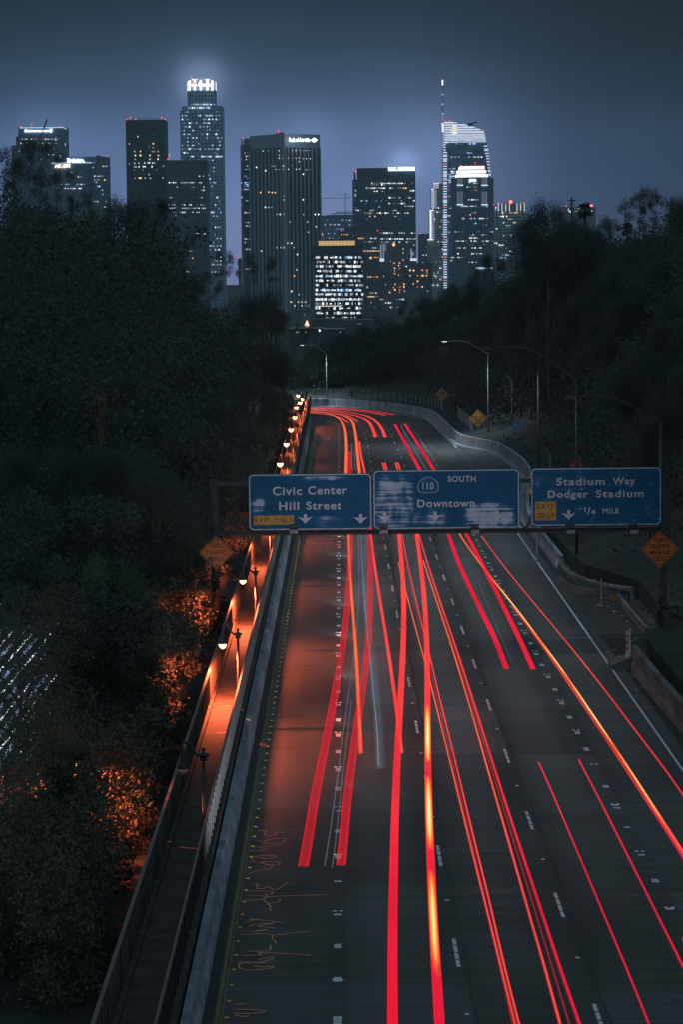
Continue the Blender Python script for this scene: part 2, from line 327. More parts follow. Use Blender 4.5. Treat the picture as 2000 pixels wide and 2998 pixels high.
def reflector(x, y, mt, nm, lb, gp, w=.10, ln_=.10, h=.022):
    if nm+mt.name not in reflect_me:
        b = MB(); b.add([(-w/2,-ln_/2,0),(w/2,-ln_/2,0),(w/2,ln_/2,0),(-w/2,ln_/2,0),(-w*.4,-ln_*.2,h),(w*.4,-ln_*.2,h),(w*.4,ln_*.2,h),(-w*.4,ln_*.2,h)], [(4,5,6,7),(0,1,5,4),(1,2,6,5),(2,3,7,6),(3,0,4,7)])
        me = bpy.data.meshes.new(nm); me.from_pydata(b.v, [], b.f); me.materials.append(mt); reflect_me[nm+mt.name] = me
    o = bpy.data.objects.new(nm, reflect_me[nm+mt.name]); o.location = (x, y, .006); COL.objects.link(o); return tag(o, lb, 'reflector', gp)
for k in (1, 4):
    fn, T = arc(LX[k]); m = MB(); s = 127.5-60-4.53*15 + .0
    while s < T-25:
        for q in range(3):
            if RNG.random() < (.97 if s > 60 else .6): patch(m, fn, s+q*.30, s+q*.30+RNG.uniform(.24,.29), .27*RNG.uniform(.85,1))
        s += 4.53
    tag(m.build('lane_marking', M['white']), kind='structure')
    s = 119.5-60-9.2*4
    while s < 345:
        c = fn(s); lb = 'pair of small white road reflectors between the blocks of the %s dotted line' % ('left' if k == 1 else 'right')
        for dx in (-.11, .11): reflector(c[0]+dx, c[1], M['reflw'], 'road_reflector', 'white square reflector, one of the pairs along the %s dotted lane line' % ('left' if k == 1 else 'right'), 'white reflector pairs on the %s dotted line' % ('left' if k == 1 else 'right'), w=.14, ln_=.12)
        s += 9.2
for k, ph in ((2, 86.0), (3, 77.8)):
    fn, T = arc(LX[k]); m = MB(); s = ph-60-14.7
    while s < T-25:
        for q in range(4): patch(m, fn, s-1.85+q*.95, s-1.85+q*.95+.82, .12)
        c = fn(s+7.35)
        if s < 345: reflector(c[0], c[1], M['reflw'], 'road_reflector', 'single white reflector midway between dashes of the %s dashed line' % ('second' if k == 2 else 'third'), 'single white reflectors on the %s dashed line' % ('second' if k == 2 else 'third'), w=.15, ln_=.12)
        s += 14.7
    tag(m.build('lane_marking', M['white']), kind='structure')
    # tar along the joint
    m = MB(); x0 = fn(10)[0]+.28; pr = None
    for i in range(120):
        y = 75+i*1.9; x = x0+.03*math.sin(i*1.7)+RNG.uniform(-.02, .02); w = RNG.uniform(.012, .05)
        if pr: m.add([(pr[0]-w, pr[1], .009), (pr[0]+w, pr[1], .009), (x+w, y, .009), (x-w, y, .009)], [(0,1,2,3)])
        pr = (x, y)
    tag(m.build('tar_joint', M['tar']), kind='structure')
fn, T = arc(LX[5]); m = MB(); patch(m, fn, 0, 180, .11); patch(m, fn, 285, T-20, .12)
s = 185
while s < 285: patch(m, fn, s, s+1.2, .1); s += 7.3
tag(m.build('lane_marking', M['white']), kind='structure')
LE = [(-3.62,60),(-3.6,300),(-3.5,375),(-3.45,392),(-3.8,402),(-4.6,409),(-6,413)]
fn0, T0 = arc(LE); m = MB(); patch(m, fn0, 0, T0, .10, 0); patch(m, fn0, 0, T0, .05, .13, .010)
tag(m.build('lane_marking', M['yellowp']), kind='structure')
s = 18.5
while s < 335:
    c = fn0(s); reflector(c[0]+.27, c[1], M['refly'], 'road_stud', 'small yellow stud in the row beside the left edge line', 'yellow studs along the left edge line', w=.13, ln_=.11, h=.03); s += 1.86

# tar snakes in the lower left lane, orange lamp reflection painted into their colour
snakes = [[(500,262),(545,262),(538,278),(560,292),(600,285),(605,268),(650,272)], [(485,315),(530,322),(560,312),(640,305),(655,318),(600,335),(560,330),(520,335)], [(450,370),(500,375),(545,362),(480,352),(590,345),(690,330)],
 [(445,440),(480,430),(460,420),(500,405),(600,405),(560,420),(480,412)], [(470,440),(540,448),(520,440),(612,440),(618,455),(540,455),(580,462)], [(443,508),(500,488),(560,480),(585,460)],
 [(470,566),(498,566),(490,590),(530,592),(560,582),(600,600),(670,556)], [(420,606),(500,606),(580,610),(575,622),(540,625),(560,640),(500,632),(430,630)], [(410,660),(520,655),(560,640),(720,632),(900,628)], [(528,655),(560,678),(620,665),(622,650)], [(555,680),(575,695),(565,705),(578,722)],
 [(430,785),(495,768),(450,768),(570,778),(650,790)], [(445,810),(480,800),(590,790),(540,800),(500,808),(595,818)], [(400,858),(520,852),(600,858),(720,845),(800,840)], [(460,840),(560,828),(490,832)], [(585,860),(580,880),(595,890),(605,908)],
 [(445,952),(560,948),(570,912)], [(410,978),(520,972),(500,962),(560,960),(800,975)], [(385,1015),(480,1020),(570,1000),(580,985),(500,1000)], [(390,1045),(395,1022),(450,1015),(540,1020)], [(388,1045),(440,1060),(560,1052),(590,1040),(520,1042),(470,1035)],
 [(365,1258),(430,1252)], [(350,1285),(520,1290),(530,1302),(440,1310),(360,1308)], [(370,1318),(410,1328),(450,1322)]]
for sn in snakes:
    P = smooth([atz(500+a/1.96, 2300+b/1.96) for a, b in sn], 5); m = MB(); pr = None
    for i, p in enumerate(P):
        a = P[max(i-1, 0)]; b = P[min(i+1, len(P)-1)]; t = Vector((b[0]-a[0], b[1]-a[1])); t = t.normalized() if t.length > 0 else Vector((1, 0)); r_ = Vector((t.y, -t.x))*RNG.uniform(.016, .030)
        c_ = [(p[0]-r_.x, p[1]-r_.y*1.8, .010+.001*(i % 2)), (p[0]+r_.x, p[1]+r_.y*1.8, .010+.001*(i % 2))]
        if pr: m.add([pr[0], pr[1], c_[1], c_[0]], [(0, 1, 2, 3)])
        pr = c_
    tag(m.build('tar_snake', M['targlint']), kind='structure')

# ---------------------------------------------------------------- left barrier, walkway, fences
YE = 440
t = thing('concrete_barrier', 'long pale blue-grey concrete barrier between the left lane and the walkway fence', 'barrier', (-4.2, 60, 0))
pr = [(-4.02,0),(-4.06,.25),(-4.14,.42),(-4.19,.88),(-4.42,.90),(-4.44,0)]
MB().sweep([(0, 60+i*6.2) for i in range(int((415-60)/6.2)+1)], pr).build('barrier_wall', M['conc'], t)
m = MB()
for i in range(40):
    y = 62+i*8.9
    m.add([(-4.185, y, .1), (-4.19, y+.05, .3), (-4.20, y+.02, .88), (-4.20, y+.1, .88), (-4.19, y+.12, .3), (-4.185, y+.06, .1)], [(0,1,2,3,4,5)])
m.build('expansion_joint', M['black'], t)
tag(MB().box(-6.1, -4.5, 60, YE, .05, 1.2).build('walkway', M['walk']), kind='structure')
m = MB(); y = 63
while y < YE: m.box(-5.98, -4.72, y, y+.03, 1.19, 1.204); y += 7.3
tag(m.build('walkway_joint', M['black']), kind='structure')
tag(MB().box(-6.12, -5.93, 60, YE, 1.19, 1.36).build('walkway_kerb', M['walk']), kind='structure')
SEG = 15.5
for i in range(int((YE-66)/SEG)+1):
    y0 = 66+i*SEG; y1 = y0+SEG-.06
    lab = 'section of %s fence along the freeway side of the walkway'
    f = thing('walkway_fence', 'dark picket fence section with a pale top rail on the freeway side of the walkway', 'fence', (-4.66, y0, 1.2), 'fence sections on the freeway side of the walkway')
    MB().box(-4.72, -4.64, y0, y1, 2.34, 2.41).build('top_rail', M['rail'], f)
    MB().box(-4.675, -4.655, y0+.02, y1-.02, 1.1, 2.34).build('fence_panel', M['dark'], f)
    m = MB(); y = y0+.2
    while y < y1: m.box(-4.655, -4.61, y, y+.06, .95, 2.33); y += 1.25
    m.build('pickets', M['dark'], f)
for i in range(int((YE-66)/SEG)+1):
    y0 = 66+i*SEG; y1 = y0+SEG-.06
    f = thing('walkway_fence', 'ribbed steel fence section with pale top rail on the tree side of the walkway', 'fence', (-6.1, y0, 1.2), 'fence sections on the tree side of the walkway')
    MB().box(-6.16, -6.05, y0, y1, 2.66, 2.74).build('top_rail', M['rail'], f)
    MB().box(-6.12, -6.10, y0+.02, y1-.02, 1.36, 2.66).build('fence_panel', M['panel'], f)
    m = MB(); y = y0+.3
    while y < y1: m.box(-6.10, -6.06, y, y+.05, 1.36, 2.65); y += .9
    m.build('ribs', M['panel'], f)
# scraps and leaves on the walkway
for i in range(60):
    y = 88+RNG.random()**1.5*120; x = -5.85+RNG.random()**2*.9; s_ = RNG.uniform(.015, .05)
    o = MB().add([(x-s_,y-s_*2,1.206),(x+s_,y-s_,1.215),(x+s_*.6,y+s_*2,1.22),(x-s_*.8,y+s_,1.21)], [(0,1,2,3)]).build('fallen_leaf', M['dead'], loc=(x, y, 1.206))
    tag(o, 'small dry leaf lying on the walkway by its left kerb', 'leaf', 'dry leaves on the walkway')
# concrete ledge and a framed gate left of the walkway
tag(MB().box(-9.6, -6.2, 176, 238, .05, .75).build('path', M['walk']), kind='structure')
g = thing('fence_gate', 'framed mesh gate glowing orange behind the left end of the blue signs', 'gate', (-8, 236, .75))
x0, z1 = aty(661, 1500, 236); x1, z0 = aty(735, 1606, 236)
MB().box(x0, x1, 235.95, 236.05, z1-.08, z1).box(x0, x0+.08, 235.95, 236.05, .75, z1-.08).box(x1-.08, x1, 235.95, 236.05, .75, z1-.08).box(x0+.08, x1-.08, 235.95, 236.05, z0, z0+.08).build('gate_frame', M['rail'], g)
MB().box(x0+.08, x1-.08, 235.99, 236.01, z0+.08, z1-.08).build('gate_panel', M['panel'], g)
# retaining wall far left
o = MB().prism([(-30,0),(-21.6,0),(-21.6,2.0),(-22.2,3.2),(-24.2,3.9),(-30,3.95)], 222, 224).build('retaining_wall', M['tan'], loc=(-25,222,0)); tag(o, 'dull tan wall at the far left edge among the trees', 'wall')

# ---------------------------------------------------------------- walkway lamps
def crook_lamp(y, lit, label, x=-4.78, arm=.70, group='sodium lamps on crook-armed posts along the walkway'):
    t = thing('walkway_lamp', label, 'street lamp', (x, y, 1.0), group)
    MB().tube([(x, y, .6), (x, y, 1.6), (x, y, 4.25)], [.085, .07, .055], 12).build('post', M['dark'], t, smooth=True)
    MB().lathe((x, y, 4.2), [(.06,0),(.13,.03),(.17,.06),(.11,.1),(.12,.14),(.2,.17),(.2,.24),(.1,.28),(.04,.31),(.07,.37),(.06,.43),(.02,.48)]).build('finial', M['dark'], t, smooth=True)
    P = smooth([(x, y, 4.40), (x-.22, y, 4.42), (x-.36, y, 4.62), (x-.48, y, 4.82), (x-.68, y, 4.84), (x-arm, y, 4.80)], 4)
    MB().tube(P, .045, 8).build('crook_arm', M['dark'], t, smooth=True)
    hx = x-arm
    MB().lathe((hx, y, 3.98), [(.205,-.02),(.22,0),(.18,.09),(.12,.22),(.09,.38),(.075,.52),(.04,.56),(.055,.60),(.03,.64),(.03,.82)]).build('shade', M['dark'], t, smooth=True)
    bs = 1.0 if y < 170 else 1.5; MB().lathe((hx, y, 3.98), [(.03*bs,-.25*bs),(.10*bs,-.21*bs),(.165*bs,-.13*bs),(.185*bs,-.025)]).build('bulb_glass', M['sodium'] if lit else M['lens'], t, smooth=True)  # far bulbs enlarged, so their bloom is put into the shape
    if lit:
        l = bpy.data.lights.new('sodium_light', 'SPOT'); l.energy = 4700*(1 if y < 240 else .55) if x > -8 else 3600; l.color = (1, .155, .055); l.shadow_soft_size = .13; l.spot_size = R(172); l.spot_blend = .25
        o = bpy.data.objects.new('sodium_light', l); o.location = Vector((hx, y, 3.62))-ORG[t.name]; o.parent = t; COL.objects.link(o)
    return t
crook_lamp(98.5, True, 'added lamp hidden in the lower left leaves to light them orange', x=-8.6)  # hidden lamp added to give the leaves their orange patch
crook_lamp(96.5, False, 'unlit crook-armed walkway lamp, the nearest one, dark against the orange walkway')
crook_lamp(129.8, True, 'lit orange walkway lamp nearest the camera, just above the unlit one', arm=.70)
crook_lamp(157.5, True, 'lit orange walkway lamp just right of the left orange diamond sign')
for y in (191, 224): crook_lamp(y, True, 'lit orange walkway lamp hidden behind the left blue sign')
crook_lamp(258, True, 'lit orange walkway lamp immediately above the left blue sign')
crook_lamp(289, True, 'lit orange walkway lamp, second above the left blue sign')
crook_lamp(317, True, 'lit orange walkway lamp, third above the left blue sign')
crook_lamp(345, True, 'lit orange walkway lamp, fourth above the left blue sign')
crook_lamp(371, True, 'lit orange walkway lamp, fifth above the left blue sign', arm=.9)
crook_lamp(386, True, 'lit orange walkway lamp, sixth above the left blue sign', arm=.6)
crook_lamp(398, True, 'lit orange walkway lamp, rightmost of the far cluster', arm=.45)
crook_lamp(409, True, 'lit orange walkway lamp, the topmost and farthest', arm=1.2)

# ---------------------------------------------------------------- right side: walls, guardrail, barrier
def wall_thing(name, label, path, prof, mt, cat='wall'):
    t = thing(name, label, cat, (path[0][0], path[0][1], 0)); MB().sweep(path, prof).build('wall_body', mt, t); return t
def line(P, step=5):
    return [tuple(p) for p in dense(P, step)]
FW = smooth([(14.9,231),(15.6,245),(17.0,265),(18.5,285),(18.9,306),(18.5,323),(17.75,334),(16.1,342.5),(14.5,351),(13.85,371),(13.5,397),(12.8,417),(11.3,428),(8.4,439.5),(3.7,451),(-.6,458),(-5,459.3),(-20,458),(-50,449)], 5)
t = wall_thing('retaining_wall', 'stained concrete wall curving along the far right side of the freeway below the hill', FW, [(.15,0),(.25,1.28),(.55,1.30),(.60,0)], M['wallc'])
MB().sweep(FW, [(-.55,0),(-.50,.16),(-.05,.18),(.14,.18),(.14,0)]).build('kerb', M['conc'], t)
for px, py0, py1, lb in ((1069,1180,1198,'white marker post on the far wall at the top of the bend'), (1280.5,1204,1227,'white marker post at the right end of the far bend, by the fence'), (1313,1237,1263,'white marker post left of the right-lane-exits diamond sign, against the wall'), (1459.5,1294,1327,'white marker post on the wall above the gap between the blue signs')):
    x, y = atz(px, py1, .1); z1 = aty(px, py0, y)[1]
    o = MB().box(x-.06, x+.06, y-.12, y-.08, .0, min(max(1.2, z1), 2.4)).build('marker_post', M['white'], loc=(x, y, 0)); tag(o, lb, 'marker post')
NW = line([(15.1,200),(15.1,231)], 5)
wall_thing('concrete_barrier', 'pale concrete wall just below the gap between the blue signs, beside the right edge line', NW, [(0,0),(.05,.3),(.16,.5),(.2,1.0),(.45,1.02),(.5,0)], M['conc'], 'barrier')
BW = line([(15.25,60),(15.2,126.5),(15.05,137.8),(15.0,150)], 6)
t = wall_thing('concrete_barrier', 'concrete barrier at the lower right edge with a small number plate', BW, [(0,0),(.05,.28),(.16,.45),(.22,1.1),(.5,1.12),(.6,0)], M['concr'], 'barrier')
# plate, reading along the wall
px0, py0 = atz(1942, 2030, .75)
pl = MB().add([(15.355,131.0,.48),(15.355,133.6,.48),(15.385,133.6,.92),(15.385,131.0,.92),(15.40,131.0,.48),(15.40,133.6,.48),(15.43,133.6,.92),(15.43,131.0,.92)], [(0,3,2,1),(4,5,6,7),(0,1,5,4),(1,2,6,5),(2,3,7,6),(3,0,4,7)]).build('number_plate', M['redsign'], t)
pl.data.materials.clear(); pl.data.materials.append(M['tan'])
o = MB().prism([(14.0,0),(15.0,0),(15.0,.6),(14.3,.32),(14.0,.2)], 148.5, 150.2).build('kerb_block', M['concr'], loc=(14.5,149,0)); tag(o, 'low sloped concrete block at the near end of the right barrier', 'kerb')
o = MB().sweep(line([(14.7,191),(14.9,187.5),(15.6,184.5),(16.6,183)], 1), [(0,0),(.04,.42),(.24,.44),(.3,0)]).build('kerb_block', M['concr'], loc=(15,188,0)); tag(o, 'short curved concrete kerb in front of the guardrail', 'kerb')
o = MB().sweep(line([(17.35,180),(17.3,172),(17.3,162.5)], 4), [(0,0),(0,.45),(-.22,.45),(-.22,0)]).build('low_wall', M['concr'], loc=(17.3,171,0)); tag(o, 'low concrete kerb wall running down from the striped marker', 'wall')
GR = smooth([(15.25,199.5),(15.2,195),(15.35,190.5),(15.9,187),(16.6,184.3),(17.5,182.2),(18.4,181)], 4)
t = thing('guardrail', 'curved steel guardrail on blocks ending at the striped marker', 'guardrail', (15.2,199,0))
m = MB().sweep(GR, [(0,.55),(.05,.60),(0,.66),(.0,.70),(.05,.76),(0,.82),(.06,.84),(.1,.70),(.06,.53)]); m.build('rail', M['galv'], t)
for i in (2, 5, 8, 11, 14, 17, 20, 23):
    x, y = GR[i][:2]; MB().box(x+.08, x+.30, y-.08, y+.08, 0, .8).build('post', M['conc'], t)
x, z = aty(1795, 1753, 180.6); t = thing('hazard_marker', 'square board with slanting black and amber stripes at the end of the guardrail', 'marker', (x, 180.6, 0))
MB().box(x-.26, x+.26, 180.55, 180.6, z-.30, z+.30).build('board', M['black'], t)
for k in range(-2, 3):
    c = k*.21; poly = []
    for (sx, so_) in ((-.255, c-.255), (.255, c+.255)): poly.append((sx, so_))
    a, b = (-.25, -.25+c-.06), (.25, .25+c-.06); a2, b2 = (-.25, -.25+c+.05), (.25, .25+c+.05)
    def clip(P):
        out = []
        for lim, sgn in ((.28, 1), (-.28, -1)):
            out = []; 
            for i in range(len(P)):
                p, q = P[i], P[(i+1) % len(P)]; pi, qi = sgn*p[1] <= sgn*lim, sgn*q[1] <= sgn*lim
                if pi: out.append(p)
                if pi != qi: tt = (lim-p[1])/(q[1]-p[1]); out.append((p[0]+tt*(q[0]-p[0]), lim))
            P = out
            if not P: break
        return P
    P = clip([a, b, b2, a2])
    if len(P) > 2: MB().prism([(x+p, z+q) for p, q in P], 180.535, 180.548).build('stripe', M['yel'], t)
MB().tube([(x+.32,180.8,0),(x+.32,180.8,z+.2)], .14, 12).build('drum', M['galv'], t)
MB().tube([(x,180.65,0),(x,180.65,z-.1)], .1, 10).build('post', M['galv'], t)
for i, (px, py, h, lb) in enumerate(((1837, 1905, 1.05, 'red and white banded delineator post on the barrier end, the lower one'), (1845, 1880, .75, 'white and grey delineator post just right of the banded one'), (1762, 1734, .85, 'thin grey post standing behind the guardrail'))):
    x, y = atz(px, py, .9); t = thing('delineator_post', lb, 'delineator', (x, y, 0))
    MB().tube([(x,y,0),(x,y,.55),(x,y,.9+h)], [.09,.07,.035], 10).build('post', M['white'] if i < 2 else M['galv'], t)
    if i == 0:
        for q in range(3): MB().tube([(x,y,.95+q*.32),(x,y,1.10+q*.32)], [.085-q*.01,.08-q*.01], 10).build('red_band', M['redp'], t)
for i in range(34):   # litter on the recess
    y = RNG.uniform(135, 186); x = RNG.uniform(15.6, 17) if y > 160 else RNG.uniform(14.4, 15.0); s_ = RNG.uniform(.02, .09)
    o = MB().add([(x-s_*1.6,y-s_*2,.012),(x+s_*1.4,y-s_,.02),(x+s_,y+s_*2,.03),(x-s_,y+s_,.014)], [(0,1,2,3)]).build('litter', M['rubble'], loc=(x,y,0)); tag(o, 'pale scrap of litter on the right shoulder', 'litter', 'litter scattered on the right shoulder')
def fence_run(label, pts, h=1.3):
    t = thing('wire_fence', label, 'fence', (*pts[0][:2], pts[0][2]))
    for x, y, z in pts: MB().box(x-.035, x+.035, y-.03, y+.03, z-.1, z+h).build('post', M['galv'], t)
    m = MB()
    for a, b in zip(pts[:-1], pts[1:]):
        for q in (.35, .7, 1.0, 1.25): m.tube([(a[0],a[1],a[2]+q*h/1.3),(b[0],b[1],b[2]+q*h/1.3)], .006, 3, False)
    m.build('wire', M['galv'], t)
def along(P, s0, s1, n, off, z):
    f_, T_ = arc(P); out = []
    for i in range(n):
        s = s0+(s1-s0)*i/(n-1); a = f_(s-.5); b = f_(s+.5); tt = Vector((b[0]-a[0], b[1]-a[1])).normalized(); c = f_(s); out.append((c[0]+tt.y*off, c[1]-tt.x*off, z))
    return out
FP = RIGHT[7:24]
fence_run('row of pale posts on the far wall round the bend', along(FP, 190, 262, 32, 1.4, 1.35), 1.35)
fence_run('row of pale posts left of the right-lane-exits diamond sign', along(FP, 128, 160, 13, 1.6, 1.5), 1.5)
fence_run('row of pale posts on the wall above the gap of the blue signs', along(FP, 30, 100, 22, 1.7, 1.5), 1.5)

# ---------------------------------------------------------------- tall road lamps
def cobra(px, pyt, pyb, Y, hx, hy, label, energy=0, lit=False, dY=0, mt=None):
    mt = mt or M['galv']
    x, zt = aty(px, pyt, Y); zb = max(ground_z(x, Y)-.3, 0) if pyb is None else aty(px, pyb, Y)[1]-.3; zb = min(zb, ground_z(x, Y))
    t = thing('road_lamp', label, 'street lamp', (x, Y, zb)); ax, az = aty(hx, hy, Y)
    MB().tube([(x,Y,zb),(x,Y,(zb+zt)/2),(x,Y,zt)], [.12,.1,.07], 10).build('pole', mt, t, smooth=True)
    s = 1 if ax > x else -1; Lh = abs(ax-x)
    P = smooth([(x,Y,zt-.05),(x+s*Lh*.3,Y,zt+(az-zt)*.55),(x+s*Lh*.55,Y,zt+(az-zt)*.95),(x+s*Lh*.8,Y,az+.05),(ax,Y,az)], 5)
    MB().tube(P, .05, 8).build('arm', mt, t, smooth=True)
    a, b = sorted((ax, ax+s*.75))
    hm_ = M['box'] if lit else mt; MB().box(a, b, Y-.14, Y+.14, az-.02, az+.09).box(a+.06, b-.25, Y-.09, Y+.09, az+.09, az+.14).build('lamp_head', hm_, t)
    MB().box(a+.08, b-.1, Y-.11, Y+.11, az-.05, az-.022).build('lens', M['led'] if lit else M['box'], t)
    if energy:
        l = bpy.data.lights.new('lamp_light', 'SPOT'); l.energy = energy; l.color = (.80,.89,1); l.spot_size = R(152); l.spot_blend = 1; l.shadow_soft_size = .2
        o = bpy.data.objects.new('lamp_light', l); o.location = Vector(((a+b)/2, Y, az-.15))-ORG[t.name]; o.parent = t; COL.objects.link(o)
cobra(955, 1035, 1178, 462, 891, 1011, 'distant road lamp with a lit head at the far end of the bend', 6500, True)
cobra(1430, 1035, 1278, 349, 1312, 1000, 'road lamp pole right of the right-lane-exits diamond sign, its head lit', 5000, True)
DIM = mat('dull_lamp_steel', (.035,.043,.046), .6, .2, 2)
cobra(1577, 1066, None, 234, 1515, 1055, 'dim road lamp whose short arm ends left of its pole, behind the other dim lamps', 900, mt=DIM)
cobra(1688, 1107, None, 199, 1445, 1020, 'dim road lamp with a long arm, its pole above the red diamond sign', 1500, mt=DIM)
cobra(1936, 1236, None, 169, 1690, 1163, 'dim road lamp with a long arm above the right end of the rightmost blue sign', 900, mt=DIM)
# unseen spots added to stand in for the passing cars' headlights
def headlight(x, y, e, size=60, down=3.2, z=.75, yaw=0):  # unseen fill spot standing in for a passing car's headlight
    l = bpy.data.lights.new('headlight_fill', 'SPOT'); l.energy = e; l.color = (.82,.90,1); l.spot_size = R(size); l.spot_blend = 1; l.shadow_soft_size = .3
    o = bpy.data.objects.new('headlight_fill', l); o.location = (x, y, z); o.rotation_euler = (R(90-down), 0, R(yaw)); COL.objects.link(o)
for y in range(88, 250, 9):            # unseen downward panels, added in place of headlights sweeping each lane
    k = float(np.interp(y, [88, 110, 140, 190, 225, 250], [.06, .3, .8, 1, .9, .4]))
    for x, e in ((1.5, 15), (5.2, 10.5), (8.8, 8), (12.3, 5)):
        l = bpy.data.lights.new('headlight_fill_panel', 'AREA'); l.shape = 'RECTANGLE'; l.size = 2.0; l.size_y = 9; l.energy = e*k; l.color = (.80,.89,1)
        o = bpy.data.objects.new('headlight_fill_panel', l); o.location = (x, y, .72); COL.objects.link(o)
for x, y, e in ((-2.2, 80, 22000), (3.6, 84, 15000), (8.5, 78, 14000)): headlight(x, y, e, 16, -4.6, .75, 2.4 if x < 0 else 0)  # unseen spots tilted up, added to light the signs
for y in range(96, 250, 16): headlight(1.0, y, 4200*float(np.interp(y, [96, 130, 170, 240], [.12, .55, 1, 1])), 30, .6, .62, 13)  # unseen spots turned left, added to light the barrier
for x, y, e in ((9.5, 300, 5000), (5.5, 316, 5000)): headlight(x, y, e, 24, -1.5)  # unseen spots added to light the far signs

# ---------------------------------------------------------------- gantry and signs
GY = 165.0
def gx(px, py): return aty(px, py, GY)
COLM = mat('column_paint', (.05,.055,.055), .7, .3, 1)
g = thing('sign_gantry', 'dark steel sign gantry spanning the freeway behind the blue signs', 'gantry', (6, GY+.6, 0))
MB().box(-7.35, 19.0, GY+.35, GY+.65, 5.72, 5.98).build('lower_chord', M['gantry'], g)
MB().box(-7.35, 19.0, GY+.35, GY+.65, 8.62, 8.86).build('upper_chord', M['gantry'], g)
MB().box(-7.5, 19.0, GY-.62, GY-.5, 5.80, 5.86).build('walkway_rail', M['gantry'], g)
for x in np.arange(-5, 18.5, 2.6): MB().box(x, x+.08, GY-.62, GY+.35, 5.66, 5.72).build('bracket', M['gantry'], g)
MB().tube([(-7.35,GY+.5,0),(-7.35,GY+.5,9)], .24, 16).build('column', COLM, g, smooth=True)
MB().tube([(18.6,GY+.5,.5),(18.6,GY+.5,1.0),(18.6,GY+.5,1.3),(18.6,GY+.5,9)], [.36,.34,.26,.24], 16).build('column', COLM, g, smooth=True)
m = MB(); xs_ = list(np.arange(-7.35, 18.7, 2.0))
for i, x in enumerate(xs_[:-1]):
    a, b = (5.95, 8.65) if i % 2 else (8.65, 5.95); m.tube([(x,GY+.5,a),(xs_[i+1],GY+.5,b)], .05, 6)
m.build('bracing', M['gantry'], g)
def rrect(x0, x1, z0, z1, r_, n=5):
    P = []
    for cx, cz, a0 in ((x1-r_, z0+r_, -90), (x1-r_, z1-r_, 0), (x0+r_, z1-r_, 90), (x0+r_, z0+r_, 180)):
        for k in range(n+1): a = R(a0+90*k/n); P.append((cx+r_*math.cos(a), cz+r_*math.sin(a)))
    return P
def ring(m, A, B, y0, y1):
    n = len(A); k = len(m.v); m.v += [(x,y0,z) for x,z in A]+[(x,y0,z) for x,z in B]+[(x,y1,z) for x,z in A]+[(x,y1,z) for x,z in B]
    for i in range(n):
        j = (i+1) % n; m.f += [(k+i,k+j,k+n+j,k+n+i), (k+i,k+2*n+i,k+2*n+j,k+j), (k+n+i,k+n+j,k+3*n+j,k+3*n+i)]
    return m
def sign_mat(name, patches, seed, worn):  # patches: wear plus pale reflections painted into the sheet colour
    m = bpy.data.materials.new(name); m.use_nodes = True; t = m.node_tree; b = t.nodes['Principled BSDF']; n_ = t.nodes.new; ln = t.links.new
    c = n_('ShaderNodeTexCoord'); b.inputs['Roughness'].default_value = .6; b.inputs['Specular IOR Level'].default_value = .08
    def noi(s, sc, det, off):
        mp = n_('ShaderNodeMapping'); mp.inputs['Scale'].default_value = s; mp.inputs['Location'].default_value = (off,off,off); ln(c.outputs['Object'], mp.inputs[0])
        q = n_('ShaderNodeTexNoise'); q.inputs['Scale'].default_value = sc; q.inputs['Detail'].default_value = det; ln(mp.outputs[0], q.inputs['Vector']); return q.outputs[0]
    a = noi((1.6,1,.9), 1.1, 8, seed); s = noi((.16,1,5.0), 1.5, 9, seed+3)
    def mm(op, x, y, cl=False):
        q = n_('ShaderNodeMath'); q.operation = op; q.use_clamp = cl
        for i, v in enumerate((x, y)):
            if isinstance(v, (int, float)): q.inputs[i].default_value = v
            else: ln(v, q.inputs[i])
        return q.outputs[0]
    tot = None; sp = n_('ShaderNodeSeparateXYZ'); ln(c.outputs['Object'], sp.inputs[0])
    for (cx, cz, rx, rz, k) in patches:
        dx = mm('DIVIDE', mm('SUBTRACT', sp.outputs[0], cx), rx); dz = mm('DIVIDE', mm('SUBTRACT', sp.outputs[2], cz), rz)
        dx = mm('POWER', mm('ABSOLUTE', dx, 0), 3.0); dz = mm('POWER', mm('ABSOLUTE', dz, 0), 3.0)
        v = mm('MULTIPLY', mm('SUBTRACT', 1.25, mm('ADD', dx, dz), True), k); tot = v if tot is None else mm('MAXIMUM', tot, v)
    fld = mm('ADD', mm('MULTIPLY', a, 1.1), mm('SUBTRACT', mm('MULTIPLY', s, 1.3), .65))
    if tot is not None: fld = mm('MULTIPLY', mm('ADD', fld, .10), mm('ADD', mm('MULTIPLY', tot, .75), .35))
    r_ = n_('ShaderNodeValToRGB'); e = r_.color_ramp.elements; e[0].position = .0; e[0].color = (.013,.092,.20,1); e[1].position = 1; e[1].color = (.62,.70,.86,1)
    q = e.new(.48 if worn else .7); q.color = (.022,.145,.31,1); q = e.new(.60 if worn else .85); q.color = (.12,.24,.42,1); q = e.new(.72 if worn else .95); q.color = (.45,.55,.74,1)  # worn: wear plus painted pale reflections
    ln(fld, r_.inputs[0]); ln(r_.outputs[0], b.inputs['Base Color']); return m
def arrow(p, cx, zt, w, h, Y):
    s = w*.11; MB().prism([(cx-s,zt),(cx-s,zt-h*.42),(cx-w/2,zt-h*.28),(cx-w*.20,zt-h*.66),(cx,zt-h),(cx+w*.20,zt-h*.66),(cx+w/2,zt-h*.28),(cx+s,zt-h*.42),(cx+s,zt)], Y-.012, Y).build('arrow', M['letter'], p)
